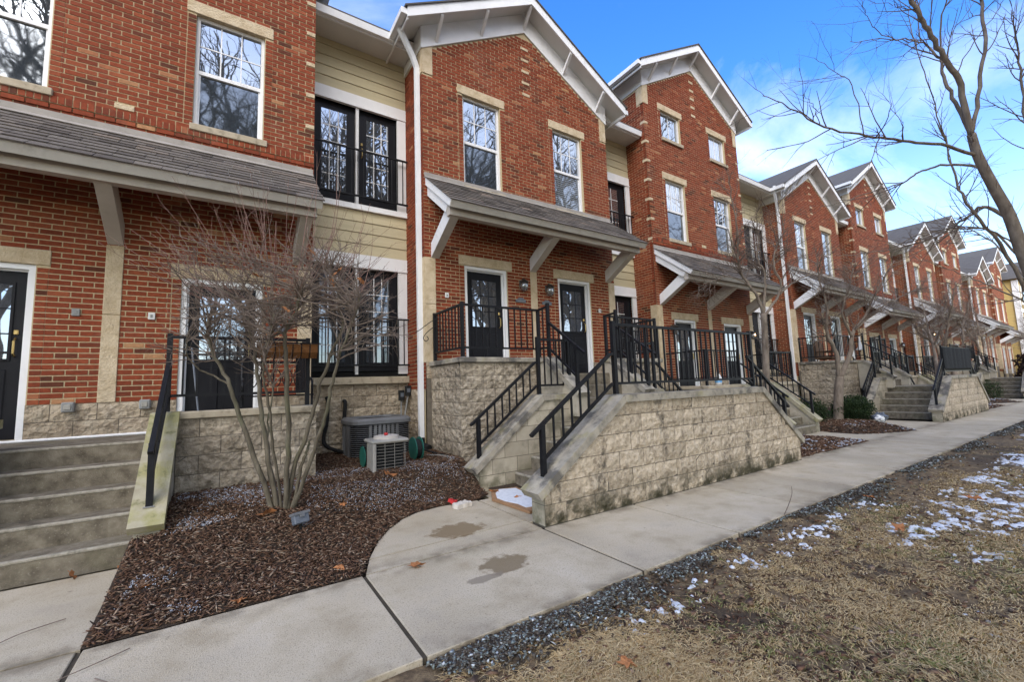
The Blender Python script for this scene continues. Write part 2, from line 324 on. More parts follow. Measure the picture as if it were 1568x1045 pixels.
def link(name, data, parent=None, loc=None, kind=None):
    o = bpy.data.objects.new(name, data); C.objects.link(o)
    if parent:
        o.parent = parent; o.matrix_parent_inverse = Matrix.Translation(-WL[parent.as_pointer()])
    WL[o.as_pointer()] = Vector(loc) if loc else Vector((0, 0, 0))
    if loc: o.location = loc
    if kind: o['kind'] = kind
    return o
WL = {}
def thing(name, label, cat, loc=(0, 0, 0), group=None):
    o = link(name, None, None, loc); o.empty_display_size = .2
    return tag(o, label, cat, group)
def tag(o, label, cat, group=None):
    o['label'] = label; o['category'] = cat
    if group: o['group'] = group
    return o
def one(name, mb, m, label, cat, group=None, smooth=False): return tag(mb.obj(name, m, smooth=smooth), label, cat, group)
def kids(): 
    d = {}
    for o in bpy.data.objects:
        if o.parent: d.setdefault(o.parent.name, []).append(o)
    return d
def copy_tree(o, K, parent=None):
    c = o.copy(); C.objects.link(c)
    if parent:
        m = o.matrix_parent_inverse.copy(); c.parent = parent; c.matrix_parent_inverse = m
    for ch in K.get(o.name, []): copy_tree(ch, K, c)
    return c
def npmesh(name, v, f, tint, m, parent=None, kind=None):
    me = bpy.data.meshes.new(name); n = len(v); k = f.shape[1]
    me.vertices.add(n); me.vertices.foreach_set('co', np.ascontiguousarray(v, np.float32).ravel())
    me.loops.add(f.size); me.loops.foreach_set('vertex_index', np.ascontiguousarray(f, np.int32).ravel())
    me.polygons.add(len(f)); me.polygons.foreach_set('loop_start', np.arange(0, f.size, k, dtype=np.int32)); me.polygons.foreach_set('loop_total', np.full(len(f), k, np.int32))
    me.update(calc_edges=True)
    at = me.attributes.new('tint', 'FLOAT', 'FACE'); at.data.foreach_set('value', np.ascontiguousarray(tint, np.float32))
    me.materials.append(m); return link(name, me, parent, None, kind)
def view(p):                                                   # px in the 1568-wide photograph and depth, only used to choose which pieces are single objects
    d = Vector(p) - CAM; z = d.dot(_f)
    if z < .1: return None
    x = 784 + 659 * d.dot(_r2) / z; y = 522 - 659 * d.dot(_u2) / z
    return z if -10 < x < 1578 and -10 < y < 1055 else None
def clip(poly, a, b, c):                                       # keep a*x+b*y<=c
    o = []
    for i in range(len(poly)):
        p, q = poly[i - 1], poly[i]; dp = a * p[0] + b * p[1] - c; dq = a * q[0] + b * q[1] - c
        if (dp <= 0) != (dq <= 0):
            t = dp / (dp - dq); o.append((p[0] + (q[0] - p[0]) * t, p[1] + (q[1] - p[1]) * t))
        if dq <= 0: o.append(q)
    return o
def clip_convex(poly, outline):
    n = len(outline); area = sum(outline[i - 1][0] * outline[i][1] - outline[i][0] * outline[i - 1][1] for i in range(n))
    for i in range(n):
        p, q = outline[i - 1], outline[i]; a, b = (q[1] - p[1]), -(q[0] - p[0])
        if area < 0: a, b = -a, -b
        poly = clip(poly, a, b, a * p[0] + b * p[1])
        if len(poly) < 3: return []
    return poly
# ------------------------------------------------------------------ masonry
CH, BL, J = .0677, .203, .0138
def bricks_of(u0, u1, z0, z1, holes, jambs, gable=None):
    """list of (u0,u1,z0,z1): running bond clipped by holes; jambs are stacked header columns beside openings"""
    out = []; n = int((z1 - z0) / CH)
    for i in range(n):
        a = z0 + i * CH; b = a + CH; mid = (a + b) / 2; lo, hi = u0, u1
        if gable:
            g = gable(b)
            if g is None: continue
            lo, hi = max(lo, g[0]), min(hi, g[1])
            if hi - lo < .05: continue
        iv = [(lo, hi)]
        for (h0, h1, c0, c1) in list(holes) + list(jambs):
            if c0 < mid < c1:
                nv = []
                for (p, q) in iv:
                    if h1 <= p or h0 >= q: nv.append((p, q)); continue
                    if h0 > p: nv.append((p, h0))
                    if h1 < q: nv.append((h1, q))
                iv = nv
        off = (i % 2) * BL / 2
        for (p, q) in iv:
            k = math.floor((p - u0 - off) / BL)
            while True:
                s = u0 + off + k * BL; e = s + BL - J; k += 1
                if s >= q: break
                s2, e2 = max(s, p), min(e, q)
                if e2 - s2 > .008: out.append((s2, e2, a, b - J))
        for (h0, h1, c0, c1) in jambs:
            if c0 < mid < c1: out.append((h0 + .012, h1 - .004, a, b - J))
    return out
BM = {}
def brick_mesh(i):
    if i not in BM: BM[i] = MB().box(-.0955, -.006, 0, .0952, .09, CH - J, TB[i]).mesh('brick', m_brick)
    return BM[i]
def btint():
    r = R.random()
    return R.uniform(.05, .3) if r < .055 else (R.uniform(.93, 1) if r < .012 + .055 else min(.95, max(.2, R.gauss(.6, .15))))
TB = [btint() for _ in range(28)]
def lay_front(wall, lst, Y, single):
    """bricks on a face that looks to -Y"""
    if single:
        c = [(view(((s + e) / 2, Y, a)), i) for i, (s, e, a, b) in enumerate(lst) if e - s > .19]
        c = sorted((d, i) for d, i in c if d)[:single]; pick = {i for _, i in c}
    else: pick = set()
    mb = MB()
    for i, (s, e, a, b) in enumerate(lst):
        if i in pick: link('brick', brick_mesh(R.randrange(28)), wall, ((s + e) / 2, Y + R.uniform(-.0015, .0015), a))
        else:
            dy = R.uniform(-.0015, .0015); mb.box(s, Y - .006 + dy, a, e, Y + .09, b, btint())
    if mb.v: mb.obj('brick', m_brick, wall, 'stuff')
def lay_side(wall, lst, X, sgn):
    mb = MB()
    for (s, e, a, b) in lst:
        x0, x1 = sorted((X + sgn * .008, X - sgn * .06)); mb.box(x0, s, a, x1, e, b, btint())
    mb.obj('brick', m_brick, wall, 'stuff')
def holed_sheet(mb, x0, x1, z0, z1, holes, Y):
    xs = sorted({x0, x1, *[min(max(h[i], x0), x1) for h in holes for i in (0, 1)]}); zs = sorted({z0, z1, *[min(max(h[i], z0), z1) for h in holes for i in (2, 3)]})
    for a, b in zip(xs, xs[1:]):
        for c, d in zip(zs, zs[1:]):
            mx, mz = (a + b) / 2, (c + d) / 2
            if any(h[0] < mx < h[1] and h[2] < mz < h[3] for h in holes): continue
            mb.poly([(a, Y, c), (b, Y, c), (b, Y, d), (a, Y, d)])
def block_shape(poly, axis, face, sgn, depth, t, rough):
    """one split-face block: outline poly in (u,z); the face looks along sgn on the other axis"""
    mb = MB(); us = [p[0] for p in poly]; zs = [p[1] for p in poly]; u0, u1, z0, z1 = min(us), max(us), min(zs), max(zs)
    full = len(poly) == 4 and all((abs(p[0] - u0) < 1e-4 or abs(p[0] - u1) < 1e-4) and (abs(p[1] - z0) < 1e-4 or abs(p[1] - z1) < 1e-4) for p in poly)
    P = lambda u, z, d: (u, face + sgn * d, z) if axis == 'x' else (face + sgn * d, u, z)
    if full and rough:
        nu = max(2, int((u1 - u0) / .08)); nz = 3; n = len(mb.v)
        for j in range(nz + 1):
            for i in range(nu + 1):
                edge = i in (0, nu) or j in (0, nz)
                mb.v.append(P(u0 + (u1 - u0) * i / nu, z0 + (z1 - z0) * j / nz, R.uniform(-.001, .004) if edge else R.uniform(.006, .018)))
        for j in range(nz):
            for i in range(nu): mb.f.append((j * (nu + 1) + i, j * (nu + 1) + i + 1, (j + 1) * (nu + 1) + i + 1, (j + 1) * (nu + 1) + i)); mb.t.append(t)
        ring = [i for i in range(nu + 1)] + [j * (nu + 1) + nu for j in range(1, nz + 1)] + [nz * (nu + 1) + i for i in range(nu - 1, -1, -1)] + [j * (nu + 1) for j in range(nz - 1, 0, -1)]
        k = len(mb.v)
        for r in ring:
            v = mb.v[r]; mb.v.append((v[0], face - sgn * depth, v[2]) if axis == 'x' else (face - sgn * depth, v[1], v[2]))
        for i in range(len(ring)): mb.f.append((ring[i - 1], ring[i], k + i, k + i - 1 if i else k + len(ring) - 1)); mb.t.append(t)
    else:
        d = R.uniform(.006, .012) if rough else R.uniform(.002, .005)
        n = len(poly); ax = 1 if axis == 'x' else 0
        q = [(p[0], p[1]) for p in poly]; mb.prism(q, ax, face + sgn * d, face - sgn * depth, t)
    return mb
def block_face(parent, outline, axis, face, sgn, mat, zst=0., ust=None, H=.203, Lb=.406, rough=True, depth=.02, single=True, name='block'):
    us = [p[0] for p in outline]; zs = [p[1] for p in outline]; u0, u1 = min(us), max(us); ust = u0 if ust is None else ust
    i = 0; z = zst; mb = MB()
    while z < max(zs) - .01:
        k = math.floor((u0 - ust) / Lb) - 1
        while ust + k * Lb < u1:
            s = ust + k * Lb + (i % 2) * Lb / 2; k += 1
            q = clip_convex([(s + .004, z + .004), (s + Lb - .004, z + .004), (s + Lb - .004, z + H - .004), (s + .004, z + H - .004)], outline)
            if len(q) < 3: continue
            ar = abs(sum(q[j - 1][0] * q[j][1] - q[j][0] * q[j - 1][1] for j in range(len(q)))) / 2
            if ar < .0025: continue
            b = block_shape(q, axis, face, sgn, depth, min(1, max(0, R.gauss(.5, .25))), rough)
            if single: b.obj(name, mat, parent)
            else: mb._add(b.v, b.f, .5)
        z += H; i += 1
    if not single and mb.v: mb.obj(name, mat, parent, 'stuff')
# ------------------------------------------------------------------ openings
def pane(parent, x0, x1, z0, z1, Y, m): MB().box(x0, Y, z0, x1, Y + .006, z1).obj('pane', m, parent)
def window(par, x0, x1, z0, z1, Y, mu, ml, cols=3, rows=2, double=True):
    f = MB(); yf = Y + .055; t = .045
    f.box(x0, yf, z0, x0 + t, yf + .07, z1); f.box(x1 - t, yf, z0, x1, yf + .07, z1)
    f.box(x0 + t, yf + .002, z0, x1 - t, yf + .07, z0 + t); f.box(x0 + t, yf + .002, z1 - t, x1 - t, yf + .07, z1)
    w = f.obj('window', m_white, par)
    a, b = x0 + t, x1 - t; zm = (z0 + z1) / 2 if double else z0 + t
    if double:
        MB().box(a, yf + .012, zm - .028, b, yf + .06, zm + .028).obj('meeting_rail', m_white, w)
        pane(w, a + .022, b - .022, z0 + t + .02, zm - .028, yf + .045, ml)
        s = MB(); s.box(a, yf + .03, z0 + t, a + .022, yf + .06, zm - .028); s.box(b - .022, yf + .03, z0 + t, b, yf + .06, zm - .028); s.box(a + .022, yf + .031, z0 + t, b - .022, yf + .06, z0 + t + .02); s.obj('lower_sash', m_white, w)
    zb = zm + .028 if double else z0 + t; zt = z1 - t
    for i in range(cols):
        for j in range(rows): pane(w, a + (b - a) * i / cols + .006, a + (b - a) * (i + 1) / cols - .006, zb + (zt - zb) * j / rows + .006, zb + (zt - zb) * (j + 1) / rows - .006, yf + .035, mu)
    m = MB()
    for i in range(1, cols): x = a + (b - a) * i / cols; m.box(x - .008, yf + .026, zb, x + .008, yf + .05, zt)
    for j in range(1, rows): z = zb + (zt - zb) * j / rows; m.box(a, yf + .028, z - .008, b, yf + .05, z + .008)
    m.obj('muntin', m_white, w)
def slab_door(par, x0, x1, z0, z1, Y, glass_m, cols=3, rows=3, zg=.47, white_mull=False, hinge_left=True, panels=True, handle=True):
    d = MB().box(x0, Y, z0, x1, Y + .045, z1).obj('door', m_black, par)
    w = x1 - x0; h = z1 - z0; sx_ = .15 if panels else .2; a, b = x0 + w * sx_, x1 - w * sx_; c, e = z0 + h * zg, z1 - h * .075
    f = MB()
    f.box(a - .02, Y - .012, c - .02, a + .005, Y, e + .02); f.box(b - .005, Y - .012, c - .02, b + .02, Y, e + .02); f.box(a + .005, Y - .0115, c - .02, b - .005, Y, c + .005); f.box(a + .005, Y - .0115, e - .005, b - .005, Y, e + .02); f.obj('lite_frame', m_black, d)
    for i in range(cols):
        for j in range(rows): MB().box(a + (b - a) * i / cols + .006, Y - .005, c + (e - c) * j / rows + .006, a + (b - a) * (i + 1) / cols - .006, Y - .001, c + (e - c) * (j + 1) / rows - .006).obj('pane', glass_m, d)
    m = MB()
    for i in range(1, cols): x = a + (b - a) * i / cols; m.box(x - .008, Y - .010, c, x + .008, Y - .0005, e)
    for j in range(1, rows): z = c + (e - c) * j / rows; m.box(a, Y - .009, z - .008, b, Y - .0006, z + .008)
    m.obj('muntin', m_white if white_mull else m_black, d)
    if panels:
        for (p, q) in ((x0 + w * .15, x0 + w * .46), (x0 + w * .54, x1 - w * .15)):
            k = MB(); z2 = c - h * .06; z3 = z0 + h * .10
            k.bev(p, Y - .012, z3, q, Y + .01, z2, .011); k.obj('panel', m_black, d)
    if handle:
        hx = x1 - .065 if hinge_left else x0 + .065
        k = MB(); k.tube([(hx, Y - .01, z0 + .95), (hx, Y - .055, z0 + .98), (hx, Y - .055, z0 + 1.12), (hx, Y - .01, z0 + 1.16)], .011, None, 6); k.bev(hx - .022, Y - .018, z0 + 1.2, hx + .022, Y, z0 + 1.26, .008); k.obj('handle', m_brass, d)
    return d
def entry(par, xc, zf, zh, Y, Wd, glass_m):
    """white frame in a masonry opening and the black nine-light door behind it"""
    x0, x1 = xc - Wd / 2, xc + Wd / 2; t = .062; f = MB()
    f.box(x0, Y + .02, zf, x0 + t, Y + .15, zh); f.box(x1 - t, Y + .02, zf, x1, Y + .15, zh); f.box(x0 + t, Y + .021, zh - t, x1 - t, Y + .15, zh)
    f.box(x0 + t, Y + .075, zf, x0 + t + .02, Y + .15, zh - t); f.box(x1 - t - .02, Y + .075, zf, x1 - t, Y + .15, zh - t); f.box(x0 + t + .02, Y + .076, zh - t - .02, x1 - t - .02, Y + .15, zh - t)
    f.obj('door_frame', m_white, par)
    slab_door(par, x0 + t + .02, x1 - t - .02, zf + .02, zh - t - .02, Y + .11, glass_m)
    MB().box(x0 + t, Y + .02, zf - .02, x1 - t, Y + .16, zf + .018).obj('threshold', m_sill, par)
# ------------------------------------------------------------------ roof canopy over a pair of doors
def canopy(par, xc, Y, zt, hw, single):
    x0, x1 = xc - hw + .03, xc + hw - .03; run = 1.06; drop = .83; sl = math.hypot(run, drop); uy, uz = -run / sl, -drop / sl; ny, nz = uz * -1 * -1, 0
    ny, nz = -drop / sl, run / sl                           # outward normal of the slope (towards -Y and up)
    P = lambda x, s, n: (x, Y + uy * s + ny * n, zt + uz * s + nz * n)
    c = MB(); c.prism([P(0, 0, -.03)[1:], P(0, sl, -.03)[1:], P(0, sl, 0)[1:], P(0, 0, 0)[1:]], 0, x0, x1); cn = c.obj('canopy', m_soffit, par)
    n = 10; ex = sl / n; mb = MB()
    for i in range(n):
        x = x0 - .02 - R.random() * .25
        while x < x1 + .02:
            w = R.choice((.17, .25, .25, .33)); a, b = max(x, x0 - .02), min(x + w, x1 + .02); x += w
            if b - a < .03: continue
            th = R.uniform(.013, .020); s0, s1 = i * ex - .01, (i + 1) * ex + .035 * (i == n - 1); t = min(1, max(0, R.gauss(.5, .24)))
            vs = [P(a + .003, s0, .003), P(b - .003, s0, .003), P(b - .003, s1, .004), P(a + .003, s1, .004), P(a + .003, s0, .007), P(b - .003, s0, .007), P(b - .003, s1, .004 + th), P(a + .003, s1, .004 + th)]
            q = mb if not single else MB()
            q._add(vs, [(0, 3, 2, 1), (4, 5, 6, 7), (0, 1, 5, 4), (1, 2, 6, 5), (2, 3, 7, 6), (3, 0, 4, 7)], t)
            if single: q.obj('shingle', m_shingle, cn)
    if mb.v: mb.obj('shingle', m_shingle, cn, 'stuff')
    f = MB(); f.box(x0 - .02, Y - .012, zt - .02, x1 + .02, Y - .001, zt + .10); f.prism([P(0, 0, .012)[1:], P(0, .13, .022)[1:], P(0, .13, .030)[1:], P(0, -.01, .022)[1:]], 0, x0 - .02, x1 + .02); f.obj('flashing', m_flash, cn)
    f = MB(); f.prism([P(0, sl, .003)[1:], P(0, sl + .022, .003)[1:], P(0, sl + .022, -.115)[1:], P(0, sl, -.115)[1:]], 0, x0, x1); f.obj('fascia', m_fascia, cn)
    f = MB(); f.box(x0 + .05, Y - .90, zt - 1.02, x1 - .05, Y - .78, zt - .76); f.obj('beam', m_taupe, cn)
    for xx, s in ((x0, 1), (x1, -1)):                         # layered rake boards on the ends
        a, b = sorted((xx, xx + s * .035)); f = MB(); f.prism([P(0, 0, 0.002)[1:], P(0, sl, .002)[1:], P(0, sl, -.115)[1:], P(0, 0, -.115)[1:]], 0, a - .001, b); 
        a, b = sorted((xx + s * .036, xx + s * .07)); f.prism([P(0, .02, -.032)[1:], P(0, sl - .16, -.032)[1:], P(0, sl - .16, -.27)[1:], P(0, .02, -.27)[1:]], 0, a, b); f.obj('rake_board', m_white, cn)
    f = MB(); f.prism([P(0, 0.01, -.036)[1:], P(0, sl - .01, -.036)[1:], P(0, sl - .01, -.046)[1:], P(0, .01, -.046)[1:]], 0, x0 + .08, x1 - .08); f.obj('soffit', m_taupe, cn)
    for x in (xc - hw + .20, xc, xc + hw - .20):
        f = MB(); f.prism([(Y, zt - 1.5), (Y - .84, zt - 1.02), (Y - .84, zt - .80), (Y - .70, zt - .80), (Y, zt - 1.23)], 0, x - .075, x + .075); f.obj('bracket', m_taupe, cn)
        f = MB(); f.prism([(Y, zt - 1.495), (Y - .838, zt - 1.016), (Y - .838, zt - .80), (Y - .70, zt - .80), (Y, zt - 1.235)], 0, x - .0785, x - .0755); f.obj('bracket_lit_side', m_white, cn)  # left side sheet painted white: light on that side put into the colour
# ------------------------------------------------------------------ the two kinds of brick house
def house(kind, xc, Y, label, single, base_z=None, back=10.):
    T = kind == 'T'; hw = 2.3 if T else 2.39
    zc = 9.43 if T else 7.79; s = .582; zt = 4.86 if T else 5.25
    zf, zh = (.97, 3.02) if T else (1.58, 3.70)
    zb = 1.37 if T else 1.86
    z0 = 0.2
    h = thing('brick_townhouse', label, 'townhouse', (xc, Y, 0))
    L, Rr = xc - hw, xc + hw; pk = zc + s * hw
    dx = 1.15 if T else 1.13; ww = .86; WIN = []
    lv = [(5.24, 6.95, True), (8.16, 8.98, False)] if T else [(5.27, 7.17, True)]
    for sx in (-1, 1):
        for (a, b, dbl) in lv: WIN.append((xc + sx * dx - ww / 2, xc + sx * dx + ww / 2, a, b, dbl))
    DO = [(xc + sx * (1.16 if T else 1.13) - .475, xc + sx * (1.16 if T else 1.13) + .475, zf, zh) for sx in (-1, 1)]
    holes = [w[:4] for w in WIN] + DO
    # wall: mortar sheet, sides, gable
    w = MB(); holed_sheet(w, L, Rr, z0, zc, holes, Y); w.poly([(L, Y, zc), (Rr, Y, zc), (xc, Y, pk)])
    for X in (L, Rr): w.poly([(X, Y, z0), (X, Y + back, z0), (X, Y + back, zc + .3), (X, Y, zc)])
    w.poly([(L, Y + back, z0), (Rr, Y + back, z0), (Rr, Y + back, zc), (L, Y + back, zc)])
    for (a, b, c, d) in holes:
        e = .003; w.poly([(a - e, Y, c), (a - e, Y + .16, c), (a - e, Y + .16, d), (a - e, Y, d)]); w.poly([(b + e, Y, c), (b + e, Y + .16, c), (b + e, Y + .16, d), (b + e, Y, d)])
        w.poly([(a, Y, d + e), (b, Y, d + e), (b, Y + .16, d + e), (a, Y + .16, d + e)]); w.poly([(a, Y, c - e), (b, Y, c - e), (b, Y + .16, c - e), (a, Y + .16, c - e)])
    wall = w.obj('wall', m_mortar, h)
    jambs = []; stones = []
    for (a, b, c, d, dbl) in WIN: jambs += [(a - .11, a, c, d), (b, b + .11, c, d)]
    for (a, b, c, d) in DO: jambs += [(a - .11, a, c, d), (b, b + .11, c, d)]
    for (a, b, c, d, dbl) in WIN: stones += [('lintel', a - .115, b + .115, d, d + .185), ('sill', a - .03, b + .06, c - .10, c)]
    for (a, b, c, d) in DO: stones.append(('lintel', a - .12, b + .12, d, d + .185))
    zp = zt - 1.5
    pz0 = zb
    for (a, b) in ((L, L + .2), (xc - .085, xc + .085), (Rr - .2, Rr)): stones.append(('pilaster', a, b, pz0, zp - .005))
    for (a, b) in ((L, L + .2), (Rr - .2, Rr)): stones.append(('quoin', a, b, zc - .48, zc + s * .2))
    if T:
        z = 5.10
        while z < zc - .7:
            for (a, b) in ((L, L + .13), (Rr - .13, Rr)): stones.append(('quoin', a, b, z, z + .072))
            z += 8 * CH
        stones.append(('quoin', xc - .1, xc + .1, 5.2, 5.27))
    for i in range(5): stones.append(('quoin', xc - .1, xc + .1, pk - .42 - i * 4 * CH, pk - .42 - i * 4 * CH + .066))
    sh = [(a, b, c, d) for (n_, a, b, c, d) in stones if n_ != 'sill']
    belt = [(L, Rr, zt + .20, zt + .30)] if T else []
    g = lambda z: (L, Rr) if z <= zc else ((xc - (pk - z) / s, xc + (pk - z) / s) if z < pk - .08 else None)
    lst = bricks_of(L, Rr, pz0 + .004, pk, holes + sh + [(a, b, c, d) for (n_, a, b, c, d) in stones if n_ == 'sill'] + belt, jambs, g)
    if T:
        for k in range(int((Rr - L) / CH)): lst.append((L + k * CH, L + k * CH + .058, zt + .205, zt + .295))
    lay_front(wall, lst, Y, single)
    if T: 
        b = MB(); k = L
        while k < Rr - .06: b.box(k, Y - .03, zt + .205, min(Rr, k + .058), Y - .009, zt + .295, btint()); k += CH
        k = L
        while k < Rr - .06: b.box(k, Y - .022, zt + .135, min(Rr, k + BL - J), Y - .007, zt + .193, btint()); k += BL
        bo = b.obj('belt_course', m_brick, wall); MB().box(L + .002, Y - .024, zt + .20, Rr - .002, Y - .005, zt + .297).obj('belt_mortar', m_mortar, wall)
    # side walls near the front (the bays hide the rest)
    if single or xc > 5:
        ls = bricks_of(Y + .012, Y + 1.2, 1.4 if not T else 1.2, zc, [(Y, Y + .2, pz0, zp), (Y, Y + .22, zc - .5, zc)], [])
        lay_side(wall, ls, L, -1)
        if not T: block_face(h, [(Y + .205, .2), (Y + 1.1, .2), (Y + 1.1, 1.395), (Y + .205, 1.395)], 'y', L - .002, -1, m_block_l, 1.395 - 6 * .203, Y + .2, depth=.001)
        if xc > 5:
            q = MB(); 
            for (a, b, c, d) in [(L, L + .2, zc - .48, zc), (L, L + .2, pz0, zp)]: q.box(L - .016, Y + .0015, c, L - .001, Y + .2, d)
            q.obj('side_quoin', m_stone, h)
            if T:
                z = 5.10; q = MB()
                while z < zc - .7: q.box(L - .014, Y - .0005, z, L - .001, Y + .13, z + .072); z += 8 * CH
                q.obj('side_quoin', m_stone, h)
    for (n_, a, b, c, d) in stones:
        q = MB(); 
        if n_ == 'sill': q.bev(a, Y - .05, c, b, Y + .06, d, .008); q.obj('sill', m_sill, h); continue
        if n_ == 'quoin' and d > zc and a in (L, Rr - .2):
            sg = 1 if a == L else -1; q.prism([(a, c), (b, c), (b, zc + (s * .2 if sg == 1 else 0)), (a, zc + (0 if sg == 1 else s * .2))], 1, Y - .016, Y + .05)
        else:
            if n_ == 'pilaster': 
                zm = c + (d - c) * .55; q.bev(a, Y - .016, c, b, Y + .05, zm - .004, .005); q.bev(a, Y - .016, zm + .004, b, Y + .05, d, .005)
            else: q.bev(a, Y - .016, c, b, Y + .05, d, .006)
        q.obj(n_, m_stone, h)
    # base course
    bz0 = zf - .02 if T else zf - .02
    mb = MB(); zz = zf
    segs = []; xs = [L] + sorted([v for d in DO for v in d[:2]]) + [Rr]
    for a, b in zip(xs[::2], xs[1::2]): segs.append((a, b))
    for (a, b) in segs:
        bco = MB().box(a, Y - .004, z0, b, Y + .05, pz0).obj('base_course', m_joint, h); block_face(bco, [(a, zf), (b, zf), (b, pz0), (a, pz0)], 'x', Y - .006, -1, m_block_l, zst=pz0 - 2 * .203, H=.203, depth=.001, single=bool(single))
    for i, (a, b, c, d, dbl) in enumerate(WIN):
        mu, ml = g_sky, g_low
        if T and i in (0, 3) and xc > 5: mu = g_blv
        if T and not dbl: mu = g_sky if i == 1 else g_blv
        if not T and i == 1: ml = g_blh
        window(h, a, b, c, d, Y, mu, ml, 3 if dbl else 2, 2 if dbl else 1, dbl)
    for (a, b, c, d) in DO: entry(h, (a + b) / 2, c, d, Y, b - a, g_door)
    canopy(h, xc, Y, zt, hw, bool(single))
    # gable: frieze, soffit, rake, braces, roof
    fh = .45; oh = .40; oy = .36; e = hw + oh
    zs = lambda x: zc + fh + s * (hw - abs(x))               # soffit height
    f = MB()
    for sg in (-1, 1):
        f.prism([(xc + sg * hw, zc), (xc, pk), (xc, pk + fh * .5), (xc + sg * hw, zc + fh * .5)], 1, Y - .032, Y - .002)
        f.prism([(xc + sg * hw, zc + fh * .5 + .004), (xc, pk + fh * .5 + .004), (xc, pk + fh), (xc + sg * hw, zc + fh)], 1, Y - .024, Y - .002)
        X = xc + sg * hw; a, b = sorted((X, X + sg * .03)); f.box(a, Y - .031, zc, b, Y + back, zc + fh - .02)
    f.obj('frieze', m_white, h)
    f = MB()
    for sg in (-1, 1): f.prism([(xc, zs(0)), (xc + sg * e, zs(e)), (xc + sg * e, zs(e) + .02), (xc, zs(0) + .02)], 1, Y - oy + .03, Y + back)
    f.obj('soffit', m_soffit, h)
    f = MB(); rh = .17
    for sg in (-1, 1): f.prism([(xc, zs(0) - .03), (xc + sg * e, zs(e) - .03), (xc + sg * e, zs(e) + rh), (xc, zs(0) + rh)], 1, Y - oy, Y - oy + .028)
    f.obj('rake_board', m_white, h)
    for i, x in enumerate((-hw * .88, -hw * .46, 0, hw * .46, hw * .88)):
        zl = zc + s * (hw - abs(x)) + .05; f = MB(); f.prism([(Y - .033, zl), (Y - .033, zl + .1), (Y - oy + .03, zs(x) - .002), (Y - oy + .03, zs(x) - .07)], 0, xc + x - .03, xc + x + .03); f.obj('brace', m_white, h)
    f = MB()
    for sg in (-1, 1): f.prism([(xc, zs(0) + rh), (xc + sg * (e + .05), zs(e) + rh - .05 * s), (xc + sg * (e + .05), zs(e) + rh - .05 * s + .03), (xc, zs(0) + rh + .035)], 1, Y - oy - .025, Y + back)
    f.obj('roof', m_roof, h)
    for sg in (-1, 1):
        f = MB(); X = xc + sg * e; a, b = sorted((X, X + sg * .11)); f.box(a, Y - oy + .02, zs(e) + .02, b, Y + back, zs(e) + .13); f.box(a + .012, Y - oy + .03, zs(e) + .131, b - .012, Y + back - .01, zs(e) + .136)
        a, b = sorted((X, X - sg * .025)); f.box(a, Y - oy + .03, zs(e) - .06, b, Y + back, zs(e) + .12)
        f.obj('gutter', m_white, h)
    if not T:                                               # downspout at the corner nearest the camera
        X = L - .06; p = [(L - .44, Y - .02, 8.2), (L - .42, Y + .02, 8.02), (L - .14, Y + .10, 7.62), (X, Y + .12, 7.45), (X, Y + .12, 4.), (X, Y + .12, .55)]
        f = MB()
        for a, b in zip(p, p[1:]): f.bar(a, b, .085, .075, up=(0, 1, 0))
        f.obj('downspout', m_white, h)
        f = MB().tube([(X, Y + .12, .56), (X, Y + .10, .44), (X + .05, Y - .1, .40)], .06, .06, 8); f.obj('drain_boot', m_rub, h)
    return h, wall
